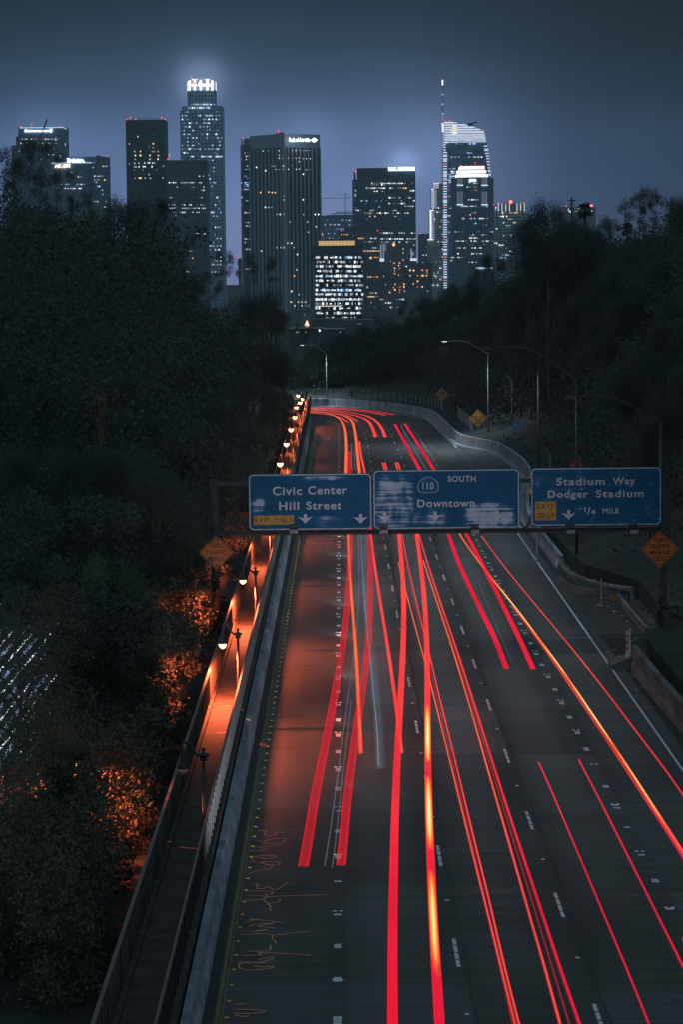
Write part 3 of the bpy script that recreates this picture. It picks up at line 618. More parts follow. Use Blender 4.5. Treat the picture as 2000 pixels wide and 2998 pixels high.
def guide(px0, py0, px1, py1, label, mt):
    x0, z1 = gx(px0, py0); x1, z0 = gx(px1, py1); t = thing('guide_sign', label, 'road sign', ((x0+x1)/2, GY, z0))
    MB().prism(rrect(x0, x1, z0, z1, .28), GY, GY+.05).build('panel', mt, t)
    ring(MB(), rrect(x0+.03,x1-.03,z0+.03,z1-.03,.26), rrect(x0+.09,x1-.09,z0+.09,z1-.09,.20), GY-.012, GY-.001).build('border', M['edge'], t)
    m = MB()
    for k in (1, 2, 3, 4): z = z0+(z1-z0)*k/5; m.box(x0+.1, x1-.1, GY-.004, GY-.001, z-.007, z+.007)
    m.build('seam', M['black'], t)
    return t, x0, x1, z0, z1
def tpx(p, body, a, b, c, d, Y=GY-.02, mt=None, bold=.022, sp_=1.15):   # text in the photo box a,b (left, top) c,d (right, bottom) laid on the sign plane
    x0, z1 = aty(a, (b+d)/2-(d-b)/2, Y); x1, _ = aty(c, (b+d)/2, Y); _, z1 = aty((a+c)/2, b, Y); _, z0 = aty((a+c)/2, d, Y)
    return text(body, p, x0, x1, z0, z1, Y, mt or M['letter'], bold=bold, spacing=sp_)
t1, x0, x1, z0, z1 = guide(726, 1389, 1090, 1550, 'leftmost blue guide sign reading Civic Center Hill Street with an exit only tab', sign_mat('worn_blue_sheet_left_painted_reflections', [(-3.1,1.5,.55,.5,1.0),(.8,3.0,1.4,.15,.8),(.9,.5,.9,.4,.6)], 2.0, True))
tpx(t1, 'Civic', 797.5, 1424.5, 883, 1450); tpx(t1, 'Center', 901, 1423, 1017, 1447.5)
tpx(t1, 'Hill', 816, 1469, 875, 1493.5); tpx(t1, 'Street', 896, 1468, 1000, 1492)
def tab(p, a, b, c, d, words):
    x0, z1 = aty((a), (b+d)/2, GY); x1 = aty(c, (b+d)/2, GY)[0]; z1 = aty((a+c)/2, b, GY)[1]; z0 = aty((a+c)/2, d, GY)[1]
    q = MB().prism(rrect(x0,x1,z0,z1,.05,2), GY-.02, GY-.005).build('exit_tab', M['yel'], p); ORG[q.name] = ORG[p.name]
    ring(MB(), rrect(x0+.03,x1-.03,z0+.03,z1-.03,.04,2), rrect(x0+.045,x1-.045,z0+.045,z1-.045,.03,2), GY-.026, GY-.021).build('tab_border', M['black'], q)
    for w, a_, b_, c_, d_ in words: tpx(q, w, a_, b_, c_, d_, GY-.03, M['black'], .005)
tab(t1, 742, 1509, 860, 1537, [('EXIT', 747, 1516, 789, 1530), ('ONLY', 804, 1515, 855, 1530)])
for px in (893, 1057): x, z = gx(px, 1505); arrow(t1, x, z, .86, .56, GY-.01)
t2, x0, x1, z0, z1 = guide(1093, 1377, 1523, 1546, 'middle blue guide sign reading 110 South Downtown, streaked with worn patches and painted white reflections', sign_mat('worn_blue_sheet_middle_painted_reflections', [(-3.0,1.5,1.3,1.9,.84),(-1.0,.5,1.2,.8,.66),(2.5,.68,1.6,.86,1.12)], 9.0, True))
tpx(t2, 'SOUTH', 1312.5, 1393, 1394, 1411); tpx(t2, 'Downtown', 1223, 1462, 1391, 1485, bold=.025)
for px, py in ((1127, 1500), (1275, 1497), (1457, 1495)): x, z = gx(px, py); arrow(t2, x, z, .86, .60, GY-.01)
sx, sz = gx(1254.5, 1420)
def spade(k):
    P = []
    for a, b in ((0,.50),(.16,.46),(.30,.36),(.44,.20),(.50,.02),(.50,-.18),(.48,-.36),(.40,-.44),(.2,-.48),(0,-.49)): P.append((a, b))
    P = P + [(-a, b) for a, b in P[1:-1]][::-1]
    return [(sx+a*1.20*k, sz+b*.95*k) for a, b in P][::-1]
q = MB().prism(spade(1.0), GY-.014, GY-.004).build('route_shield', sign_mat('shield_blue', [], 4, False), t2); ORG[q.name] = ORG[t2.name]
ring(MB(), spade(1.0), spade(.94), GY-.022, GY-.0142).build('shield_outline', M['letter'], q)
tpx(q, '110', 1238, 1412, 1271, 1433, GY-.03, bold=.02)
t3, x0, x1, z0, z1 = guide(1555, 1371, 1938, 1537, 'rightmost blue guide sign reading Stadium Way Dodger Stadium one quarter mile', sign_mat('blue_sheet_right', [], 1.0, False))
tpx(t3, 'Stadium', 1630, 1398.5, 1772, 1421); tpx(t3, 'Way', 1795, 1397, 1861, 1425.5)
tpx(t3, 'Dodger', 1605, 1436, 1723, 1464); tpx(t3, 'Stadium', 1746, 1434, 1886, 1456)
tpx(t3, '1', 1712, 1486, 1716, 1499); tpx(t3, '/', 1719, 1485, 1731, 1507, sp_=1); tpx(t3, '4', 1731, 1491, 1745, 1507); tpx(t3, 'MILE', 1766, 1488, 1813, 1504)
tab(t3, 1568, 1468, 1630, 1524, [('EXIT', 1574, 1475, 1624, 1490), ('ONLY', 1574, 1501, 1625, 1517)])
x, z = gx(1666, 1493); arrow(t3, x, z, .86, .58, GY-.01)
for px, lb in ((860,'under the left blue sign'),(1124,'at the left end under the middle blue sign'),(1391,'at the right end under the middle blue sign'),(1670,'under the arrow of the rightmost blue sign'),(1854,'at the right end under the rightmost blue sign')):
    x, z = gx(px, 1553); t = thing('sign_floodlight', 'grey box-shaped sign floodlight '+lb, 'sign light', (x, GY-.7, z))
    MB().add([(x-.24,GY-.75,z-.12),(x+.24,GY-.75,z-.12),(x+.22,GY-.45,z-.12),(x-.22,GY-.45,z-.12),(x-.24,GY-.75,z+.10),(x+.24,GY-.75,z+.10),(x+.22,GY-.45,z+.05),(x-.22,GY-.45,z+.05)], [(0,3,2,1),(4,5,6,7),(0,1,5,4),(1,2,6,5),(2,3,7,6),(3,0,4,7)]).build('housing', M['box'], t)
    MB().box(x-.24, x+.24, GY-.14, GY-.03, z+.13, z+.38).build('hood', M['black'], t)
    MB().box(x-.04, x+.04, GY-.45, GY-.1, z-.06, z).build('bracket', M['gantry'], t)
def diamond(px, py, half, Y, words, label, mt=None, pole=None, sticker=False):
    x, z = aty(px, py, Y); h = half*Y/F; zb = ground_z(x, Y); t = thing('diamond_sign', label, 'warning sign', (x, Y, zb))
    d = lambda k: [(x, z-h*k), (x+h*k, z), (x, z+h*k), (x-h*k, z)]
    MB().prism(d(1), Y, Y+.03).build('panel', mt or M['ochre'], t)
    ring(MB(), d(.93), d(.89), Y-.008, Y-.001).build('border', M['black'], t)
    for w, a, b, c, dd in words: tpx(t, w, px+a, py+b, px+c, py+dd, Y-.012, M['black'], .012)
    if pole: MB().box(x-.05, x+.05, Y+.04, Y+.12, min(zb-.2, z-h-1), z).build('post', M['galv'], t)
    if sticker:
        b_ = MB()
        for i in range(22):
            u_, v_ = RNG.uniform(-22, 24), RNG.uniform(18, 42)
            if abs(u_-2)+v_ > 50: continue
            ax, az = aty(px+u_, py+v_, Y-.02); s_ = RNG.uniform(.08, .2); a_ = RNG.uniform(0, 3.1)
            b_.add([(ax+s_*math.cos(a_),Y-.012-.0004*i,az+s_*math.sin(a_)),(ax-.05*math.sin(a_),Y-.012-.0004*i,az+.05*math.cos(a_)),(ax-s_*math.cos(a_),Y-.012-.0004*i,az-s_*math.sin(a_))], [(0,1,2)])
        b_.build('sticker_patch', mat('blue_sticker', (.06,.16,.26), .6, .5, 14), t)
    return t
diamond(632, 1618, 52, GY-.1, [('THRU',-21,-27,24,-14),('TRAFFIC',-30,-7,29,6),('MERGE',-23,11,24,23)], 'orange diamond sign reading Thru Traffic Merge at the left gantry column', sticker=True)
diamond(1934, 1608, 56, GY-.1, [('THRU',-19,-33,20,-20),('TRAFFIC',-30,-15,30,-2),('MERGE',-28,3,29,15),('LEFT',-18,21,21,34)], 'orange diamond sign reading Thru Traffic Merge Left below the rightmost blue sign')
diamond(1294.5, 1156, 21, 412, [('THRU',-8,-11,6,-6),('TRAFFIC',-12,-4,12,1),('MERGE',-10,3,11,8)], 'small rusty orange diamond sign, the farthest, above the far wall', mat('faded_orange_sheet', (.55,.25,.10), .5, .6, 2.5), pole=True)
diamond(1401, 1225, 27, 349.5, [('RIGHT',-17,-7,-2,-1),('LANE',4,-7,17,-1),('EXITS',-8,2,6,8),('AHEAD',-8,10,9,16)], 'bright orange diamond sign reading Right Lane Exits Ahead beside the lamp pole', mat('bright_orange_sheet', (1.0,.48,.08), .5, .12, 2), pole=True)
diamond(1689, 1362, 22, 250, [('ROAD',-10,-9,8,-3),('WORK',-9,1,10,8)], 'red-orange diamond sign peeking over the top of the rightmost blue sign', M['redsign'], pole=True)
diamond(1572, 1438, 27, 205, [('MERGE',-12,-4,12,3)], 'orange diamond sign mostly hidden behind the rightmost blue sign, its left corner showing', M['ochre'], pole=True)
Y = 335; x, z = aty(1512, 1247, Y); t = thing('info_sign', 'small light blue sign with a lower plate, on the slope right of the lamp pole', 'road sign', (x, Y, ground_z(x, Y)))
xa, za = aty(1502, 1231, Y); xb, zb_ = aty(1523, 1250.5, Y); MB().box(xa, xb, Y, Y+.03, zb_, za).build('panel', M['bluesign'], t)
xa, za = aty(1502, 1251.5, Y); xb, zc = aty(1523, 1263.5, Y); MB().box(xa, xb, Y, Y+.03, zc, za).build('plate', M['bluesign'], t)
for w, a, b, c, d in (('CHAR',1504,1240,1517,1243.6),('STATION',1505,1245,1521,1249),('NEXT',1507,1252.5,1518,1256),('RIGHT',1507,1258,1519,1261.5)): tpx(t, w, a, b, c, d, Y-.012, M['white'], .01)
MB().box(x-.04, x+.04, Y+.04, Y+.1, ground_z(x, Y)-.3, za).build('post', M['galv'], t)

# ---------------------------------------------------------------- glowing tail-light lines above the lanes
def glow_mat():
    m = bpy.data.materials.new('tail_light_glow'); m.use_nodes = True; t = m.node_tree; t.nodes.clear(); n_ = t.nodes.new
    a = n_('ShaderNodeAttribute'); a.attribute_name = 'glow'; e = n_('ShaderNodeEmission'); tr = n_('ShaderNodeBsdfTransparent'); mx_ = n_('ShaderNodeMixShader'); o = n_('ShaderNodeOutputMaterial')
    t.links.new(a.outputs['Color'], e.inputs[0]); ge = n_('ShaderNodeNewGeometry'); ml = n_('ShaderNodeMath'); ml.operation = 'MULTIPLY'; sb = n_('ShaderNodeMath'); sb.operation = 'SUBTRACT'; sb.inputs[0].default_value = 1; t.links.new(ge.outputs['Backfacing'], sb.inputs[1]); t.links.new(a.outputs['Alpha'], ml.inputs[0]); t.links.new(sb.outputs[0], ml.inputs[1]); t.links.new(ml.outputs[0], mx_.inputs[0]); t.links.new(tr.outputs[0], mx_.inputs[1]); t.links.new(e.outputs[0], mx_.inputs[2]); t.links.new(mx_.outputs[0], o.inputs[0])
    return m
GLOW = glow_mat()
DEEP = (.80, .012, .040); CORAL = (1.0, .062, .058); ORG_ = (1.0, .15, .05); DARK = (.72, .014, .03); WHITE = (.35, .48, .66); PINK = (1.0, .16, .15)
PROFS = dict(line=[(-1,.10),(-.72,.38),(-.38,.92),(0,1),(.38,.92),(.72,.38),(1,.10)], solid=[(-1,.25),(-.9,.95),(-.4,.95),(0,.9),(.4,.95),(.9,.95),(1,.25)],
             band=[(-1,.3),(-.9,.85),(-.7,.55),(-.3,.36),(.0,.5),(.1,.3),(.45,.5),(.8,.72),(1,.2)], soft=[(-1,0),(-.6,.25),(-.2,.55),(0,.6),(.2,.55),(.6,.25),(1,0)])
def trail(pts, w, far, near, label, prof='line', alpha=1.0, hot=(), z=.85, group=None, h=.10, name='light_trail'):
    P = [(*atz(px, py, z), z) for px, py in pts]; PYS = [p[1] for p in pts]; n6 = 6
    Q = smooth(P, n6); ys_ = []
    for i in range(len(P)-1):
        for k in range(n6): ys_.append(PYS[i]+(PYS[i+1]-PYS[i])*k/n6)
    ys_.append(PYS[-1])
    if Q[0][1]-Q[-1][1] > 30 and PYS[-1] > 1700:        # long lines: even out the hand-measured points
        A = np.array(Q)[::-1]; yy = np.arange(A[0,1], A[-1,1], 1.5); xx = np.interp(yy, A[:,1], A[:,0]); pp = np.interp(yy, A[:,1], ys_[::-1]); out = np.zeros_like(xx)
        for i in range(len(yy)):
            hw = min(14, i, len(yy)-1-i); out[i] = np.polyval(np.polyfit(yy[i-hw:i+hw+1]-yy[i], xx[i-hw:i+hw+1], 1), 0) if hw > 1 else xx[i]
        for _ in range(3): out[1:-1] = (out[:-2]+2*out[1:-1]+out[2:])/4
        Q = [(float(a), float(b), z) for a, b in zip(out, yy)][::-1]; ys_ = list(pp)[::-1]
    pf = PROFS[prof]; n = len(pf); m = MB(); colr = []
    for i, q in enumerate(Q):
        a = Vector(Q[max(i-1, 0)]); b = Vector(Q[min(i+1, len(Q)-1)]); t = (b-a).normalized(); r_ = Vector((t.y, -t.x, 0))
        if r_.x < 0 and abs(r_.x) > .3: r_ = -r_
        y = ys_[i]; k = min(1, max(0, (y-1800)/800)); c = tuple(f*(1-k)+g_*k for f, g_ in zip(far, near)); ht = 0
        for h0, h1, hs in hot:
            u = (y-h0)/(h1-h0)
            if 0 < u < 1: ht = max(ht, hs*math.sin(math.pi*u)**.7)
        for side in (1, -1):
            for (s_, al) in (pf if side == 1 else pf[::-1]):
                m.v.append((q[0]+r_.x*s_*w/2, q[1]+r_.y*s_*w/2, q[2]+side*h*.5*math.sqrt(max(0, 1-s_*s_*.98))))
                u = ht*max(0, 1-abs(s_)*1.25); hc = (1.6, .95*u+.25, .55*u*u); mo = 1+.13*math.sin(i*.31+PYS[0])*math.sin(i*.083+PYS[-1])+(.04 if i % 7 < 3 else 0)
                colr += [c[j]*mo*(1-min(1, u*1.6))+hc[j]*min(1, u*1.6) for j in range(3)] + [min(1, al*alpha*1.15) if side == 1 else 0.0]
    N2 = 2*n
    for i in range(len(Q)-1):
        for j in range(N2): m.f.append((i*N2+j, i*N2+(j+1) % N2, (i+1)*N2+(j+1) % N2, (i+1)*N2+j))
    m.f.append(tuple(range(N2))[::-1]); m.f.append(tuple((len(Q)-1)*N2+j for j in range(N2)))
    o = m.build(name, GLOW, loc=(Q[-1][0], Q[-1][1], 0))
    if o.data.polygons[2].normal.z < 0: o.data.flip_normals()
    at = o.data.color_attributes.new('glow', 'FLOAT_COLOR', 'POINT'); at.data.foreach_set('color', colr)
    return tag(o, label, 'light trail', group)
trail([(1027,1520),(1027,1564),(1025,1700),(1018,1781),(1009,1850),(996,1968),(966,2107),(934,2250),(912,2400),(888,2535)], .37, DARK, DARK, 'broad translucent red trail running left to the lower left lane, its left half', 'band', 1.0)
trail([(1083,1520),(1084,1564),(1085,1700),(1085,1843),(1071,1987),(1046,2107),(1026,2250),(1012,2400),(999,2532)], .35, DARK, DARK, 'broad translucent red trail with a dark middle line, ending beside the left dotted line', 'band', 1.0)
trail([(1019,1520),(1021.5,1564),(1026,1700),(1037,1820),(1046,1930),(1050,2035),(1056,2178),(1057.5,2206)], .17, ORG_, CORAL, 'thin bright orange-red trail crossing the left broad red trail and ending at mid height', 'solid')
trail([(1081,1520),(1086,1564),(1104,1700),(1125.5,1829),(1147,1958),(1162,2073),(1176.6,2205)], .17, CORAL, CORAL, 'coral trail slanting down to end against the thick vertical red one', 'solid')
trail([(1166,1520),(1169,1564),(1184,1725),(1183.5,1843),(1178,1987),(1168.5,2130),(1160,2274),(1155.6,2400),(1152,2530),(1150.5,2647),(1150.5,2998),(1150.5,3080)], .30, CORAL, DEEP, 'thickest plain red trail running almost vertically to the bottom edge', 'solid')
trail([(1214,1520),(1220.7,1564),(1242,1725),(1250,1843),(1253,1987),(1253,2130),(1253,2274),(1255,2400),(1258,2500),(1264,2608),(1275.5,2787),(1288,2998),(1293,3080)], .29, CORAL, DEEP, 'thick red trail with white-yellow hot cores, running to the bottom edge', 'solid', hot=((2070,2235,1.0),(2275,2480,1.0),(2560,2840,.85)))
trail([(1166,1644),(1180.5,1700),(1209,1810),(1242.6,1925),(1271,2035),(1300,2154),(1329,2288),(1353,2365),(1383.7,2486),(1419,2634),(1455,2787),(1508.7,2998),(1530,3080)], .085, ORG_, CORAL, 'thin orange trail crossing the hot-cored red trail from left to right')
trail([(1172,1520),(1178,1564),(1204,1700),(1233,1810),(1257,1915),(1285.7,2030),(1319,2178),(1350,2298),(1372,2370),(1399,2486),(1429.6,2634),(1466,2787),(1520,2998),(1542,3080)], .085, CORAL, CORAL, 'thin red trail running close along the right of the thin orange one')
trail([(1168,1520),(1174,1564),(1199,1700),(1226,1810),(1250,1915),(1278,2030),(1311,2178),(1340,2298),(1362,2370),(1390,2486),(1420,2634),(1456,2787),(1500,2998),(1520,3080)], .06, DARK, DARK, 'faint dark red trail between the thin orange and thin red ones', 'soft', .8)
trail([(1239.6,1640),(1259,1700),(1290.5,1796),(1333.5,1920),(1367,2035),(1400.5,2154),(1432,2265),(1460,2353),(1501,2516),(1542,2634),(1582.6,2787),(1641,2998),(1662,3080)], .10, ORG_, CORAL, 'orange-red trail, left of the long pair crossing the third lane')
trail([(1219,1520),(1225,1560),(1269,1700),(1300,1796),(1340.7,1906),(1381,2035),(1419.6,2164),(1455,2275),(1480.6,2348),(1526.5,2486),(1572,2634),(1623.5,2787),(1697.4,2998),(1725,3080)], .12, CORAL, DEEP, 'coral trail, right of the long pair crossing the third lane')
trail([(1239,1640),(1262,1700),(1295,1796),(1335,1906),(1375,2035),(1412,2164),(1445,2275),(1470,2348),(1513,2486),(1556,2634),(1604,2787),(1668,2998),(1690,3080)], .07, DARK, DARK, 'faint dark red trail inside the long pair crossing the third lane', 'soft', .8)
trail([(1298,1520),(1312,1557),(1335.5,1627.5),(1364,1703),(1410,1781),(1448,1863),(1484,1958)], .28, DEEP, DEEP, 'broad red trail in the fourth lane ending at mid height, its left one', 'solid')
trail([(1344,1520),(1361.5,1557),(1397,1618),(1425,1675),(1458,1741),(1500,1822),(1532,1892),(1562,1959)], .28, DEEP, DEEP, 'broad red trail ending beside the right dotted line at mid height', 'solid')
trail([(1324,1520),(1342.6,1557),(1378,1618),(1439,1689),(1477,1736),(1500,1771),(1541.5,1819),(1580,1867),(1618,1921),(1659.4,1981.5),(1698,2036),(1755,2112),(1806,2198),(1863,2287),(1955,2419),(2000,2496),(2060,2590)], .12, ORG_, CORAL, 'trail with long yellow-white stretches slanting to the right edge', 'solid', hot=((1690,1880,.9),(1880,1990,.9),(1990,2190,.95),(2190,2420,.72)))
trail([(1500,1776),(1541,1826),(1580,1876),(1627.5,1946),(1675,2013),(1723,2087),(1796.5,2198),(1878.6,2322),(1965,2450),(2000,2511),(2060,2610)], .09, CORAL, DEEP, 'red trail hugging the lower side of the yellow-white one')
trail([(1376,1520),(1399,1554),(1449,1623),(1496,1684),(1543,1745.5),(1595,1800),(1627.5,1838),(1659.4,1876),(1723,1959),(1787,2042),(1851,2122),(1911,2198),(2000,2327.5),(2050,2400)], .09, CORAL, DEEP, 'single red trail in the rightmost lane, nearest the edge line')
trail([(1571.4,2218),(1623.5,2332.6),(1664,2429.6),(1705,2526.5),(1751,2633.7),(1812,2776.5),(1901.5,2998),(1930,3080)], .075, CORAL, DEEP, 'red trail beginning in the lower fourth lane, the left of two')
trail([(1690,2215),(1741,2312),(1802,2429.6),(1848,2526.5),(1904,2633.7),(1950,2730.6),(2000,2827.6),(2050,2930)], .085, CORAL, DEEP, 'red trail beginning in the lower fourth lane, the right of two')
# beyond the signs
trail([(1016,1440),(1013.7,1379.6),(1015,1308),(1010.6,1257),(999,1231.6),(974,1216),(940,1211.5),(905,1210),(860,1209)], .34, ORG_, ORG_, 'leftmost orange trail beyond the signs, straight then curling left', 'solid')
trail([(1060,1440),(1053,1379.6),(1048,1333.7),(1041,1267),(1030,1231.6),(999,1216),(950,1208.5),(905,1206),(860,1205)], .34, ORG_, ORG_, 'second orange trail beyond the signs, straight then curling left', 'solid')
trail([(1075,1440),(1068,1379.6),(1058,1333.7),(1053,1293)], .25, CORAL, CORAL, 'short red trail joining the second orange one just above the signs', 'solid')
trail([(1028,1440),(1025,1380),(1024,1323)], .42, DARK, DARK, 'short wide dark red trail just right of the leftmost orange one', 'band', 1.2)
trail([(1100,1280),(1091,1252),(1076,1231.6),(1045,1219),(984,1206),(940,1202.5),(905,1201),(860,1200)], .42, CORAL, CORAL, 'left one of the middle coral pair curling round the bend', 'solid')
trail([(1128.5,1280),(1117,1252),(1099,1231.6),(1066,1216),(1004.5,1205),(950,1201),(905,1199.5),(860,1199)], .42, CORAL, CORAL, 'right one of the middle coral pair curling round the bend', 'solid')
trail([(1020,1237),(999,1224),(958.6,1214),(905,1208)], .3, CORAL, CORAL, 'short coral trail inside the bend, the lower one', 'solid', .8)
trail([(1048,1234),(1030,1223),(994,1212),(933,1206),(900,1204)], .3, CORAL, CORAL, 'short coral trail inside the bend, the upper one', 'solid', .8)
trail([(1155,1215),(1106.5,1206),(1035,1198.5),(958.6,1195),(905,1193.5),(860,1193)], .6, DEEP, DEEP, 'topmost red trail sweeping across the far bend', 'solid')
trail([(1129,1216),(1086,1207.6),(1009.6,1200),(950,1197),(905,1196),(860,1195.5)], .5, CORAL, CORAL, 'second red trail sweeping across the far bend', 'solid')
trail([(1157.5,1243),(1180,1284),(1206,1331),(1231.5,1377),(1262,1430)], .36, DEEP, DEEP, 'straight red trail above the middle blue sign, the left of two', 'solid')
trail([(1186.6,1242),(1214,1284),(1244,1331),(1272,1377),(1305,1430)], .36, DEEP, DEEP, 'straight red trail above the middle blue sign, the right of two', 'solid')
for i, (a, b, lb) in enumerate((((1121,1355.6),(1128,1379),'first'), ((1128,1355.6),(1134.5,1379),'second'), ((1159,1355),(1166,1379),'third'), ((1166,1355),(1174,1379),'fourth'))):
    trail([a, ((a[0]+b[0])/2, 1367), b, (b[0]+14, 1425)], .17, CORAL, CORAL, 'short red trail peeping over the middle blue sign, %s of four from the left' % lb, 'solid')
for pts, w, al in (([(1048,1564),(1062,1700),(1070,1800),(1078,1900),(1092,1987),(1100,2107),(1109,2245)], .30, .09), ([(1058,1564),(1064,1700),(1072,1800),(1082,1900),(1104,2107),(1109,2240)], .04, 1.0), ([(1050,1564),(1053,1700),(1050,1800),(1042,1900),(1010,2107),(972,2400),(950,2535)], .05, .4), ([(1072,1564),(1070,1700),(1080,1843),(1104,1987),(1112,2107),(1116,2250)], .5, .13), ([(1030,2050),(1012,2200),(990,2400),(972,2540)], .05, .35)):  # glowing ribbons that paint headlight reflections just above the lane
    trail(pts, w, WHITE, WHITE, 'faint blue-white headlight reflection ribbon between the two broad red trails', 'soft', al, z=.3, group='faint blue-white streaks between the broad red trails', h=.03)
for a, b in (((1384,1700),(1470,1900)), ((1400,1700),(1500,1940)), ((1176,1245),(1225,1377)), ((1090,1255),(1112,1280)), ((1031,1300),(1033,1379)), ((1038,1320),(1042,1379)), ((1185,1262),(1250,1377))):
    trail([a, ((a[0]+b[0])/2-1, (a[1]+b[1])/2), b], .12 if a[1] < 1400 else .07, WHITE, WHITE, 'faint blue-white headlight reflection ribbon between a pair of red trails', 'soft', .45 if a[1] < 1400 else .16, z=.3, group='faint blue-white streaks between pairs of red trails', h=.03)
STREAK = emis('headlight_streak', (.82,.9,1), 1.6, True)
# headlights coming the other way, seen through the trees at the left edge
STREAKB = emis('blue_streak', (.35,.5,.85), .55, True)
for x_i, x in enumerate((-13.2, -13.6, -14.2, -14.6, -15.1, -15.6, -16.1, -16.6, -17.2, -17.7, -18.3, -18.9, -19.6, -20.3, -21.1, -21.8)):
    pts = [(x+.15*math.sin(y*.05), y, .7) for y in range(70, 190, 12)]
    t_ = thing('headlight_trail', 'white headlight streak seen through leaves at the far left edge', 'light trail', (x, 70, .7), 'white headlight streaks on the opposite road')
    MB().tube(pts, .045 if x_i % 2 else .09, 6).build('streak', STREAK if x_i % 2 else STREAKB, t_)

# ---------------------------------------------------------------- trees
def leaf_mesh(name, lobes, n, size, mt, stray=.15, seed=1, drop=0):
    r = np.random.default_rng(seed); L_ = np.array(lobes); vol = (L_[:,3]*L_[:,4]*L_[:,5])**.67; k = r.choice(len(L_), n, p=vol/vol.sum())
    nc = max(12, n//26); kc = r.choice(len(L_), nc, p=vol/vol.sum()); d = r.normal(size=(nc,3)); d /= np.linalg.norm(d, axis=1)[:,None]
    cc = L_[kc,:3]+d*L_[kc,3:6]*(r.random(nc)**.45)[:,None]                       # clump centres
    ci = r.integers(0, nc, n); sp = L_[kc[ci],3:6].mean(1)*.24
    c = cc[ci]+r.normal(size=(n,3))*sp[:,None]
    c[:,2] -= drop*r.random(n)*sp
    a = r.normal(size=(n,3)); a /= np.linalg.norm(a, axis=1)[:,None]; b = np.cross(a, r.normal(size=(n,3))); b /= np.linalg.norm(b, axis=1)[:,None]
    s = size*r.uniform(.5, 1.4, n)[:,None]; a = a*s; b = b*s*.55
    v = np.stack([c-a, c-b*.9, c+a, c+b], 1).reshape(-1, 3)
    me = bpy.data.meshes.new(name); me.vertices.add(4*n); me.vertices.foreach_set('co', v.ravel()); me.loops.add(4*n); me.loops.foreach_set('vertex_index', np.arange(4*n)); me.polygons.add(n)
    me.polygons.foreach_set('loop_start', np.arange(0, 4*n, 4)); me.polygons.foreach_set('loop_total', np.full(n, 4)); me.update(calc_edges=True); me.materials.append(mt); return me
def proto(kind, seed, mt):
    r = random.Random(seed); lob = []; m = MB()
    if kind == 'dense':
        for i in range(13): a = r.uniform(0, 6.28); q = r.uniform(.05, .33); lob.append((q*math.cos(a), q*math.sin(a), r.uniform(.38, .84), r.uniform(.13,.24), r.uniform(.13,.24), r.uniform(.10,.17)))
        n, sz = 15000, .0088
    elif kind == 'airy':
        for i in range(12): a = r.uniform(0, 6.28); q = r.uniform(.1, .42); lob.append((q*math.cos(a), q*math.sin(a), r.uniform(.42, .9), r.uniform(.07,.14), r.uniform(.07,.14), r.uniform(.06,.12)))
        n, sz = 7000, .0085
    elif kind == 'bush':
        for i in range(12): a = r.uniform(0, 6.28); q = r.uniform(.0, .36); lob.append((q*math.cos(a), q*math.sin(a), r.uniform(.16, .82), r.uniform(.12,.22), r.uniform(.12,.22), r.uniform(.10,.18)))
        n, sz = 14000, .0085
    elif kind == 'veil':
        for i in range(16): a = r.uniform(0, 6.28); q = r.uniform(.05, .45); lob.append((q*math.cos(a), q*math.sin(a), r.uniform(.12, .92), r.uniform(.10,.18), r.uniform(.10,.18), r.uniform(.08,.16)))
        n, sz = 5600, .0085
    if kind == 'bare': n = 0
    tr = [(0,0,0),(r.uniform(-.02,.02),r.uniform(-.02,.02),.25),(r.uniform(-.04,.04),r.uniform(-.03,.03),.5),(r.uniform(-.05,.05),0,.78)]
    m.tube(smooth(tr, 3), [.028-.0022*i for i in range(10)], 7)
    for i in range(9 if kind != 'bare' else 16):
        z0 = r.uniform(.22, .62); a = r.uniform(0, 6.28); q = r.uniform(.18, .36) if kind != 'bare' else r.uniform(.12, .3); z1 = z0+r.uniform(.15, .35)
        P = smooth([(0,0,z0),(q*.4*math.cos(a),q*.4*math.sin(a),z0+(z1-z0)*.55),(q*math.cos(a+.2),q*math.sin(a+.2),z1)], 3); m.tube(P, [.012-.0014*k for k in range(7)], 5)
        if kind in ('bare', 'airy', 'veil'):
            for j in range(3): b = a+r.uniform(-1, 1); m.tube([P[4], (P[4][0]+.1*math.cos(b), P[4][1]+.1*math.sin(b), P[4][2]+r.uniform(.05,.16))], [.005,.002], 4)
    o = bpy.data.objects.new('tree_prototype', None)
    tm = bpy.data.meshes.new('trunk'); tm.from_pydata(m.v, [], m.f); tm.materials.append(M['bark']); tm.polygons.foreach_set('use_smooth', [True]*len(tm.polygons))
    cm = leaf_mesh('crown', lob, n, sz, mt, seed=seed, drop=1.2 if kind == 'veil' else .4) if n else None
    return tm, cm
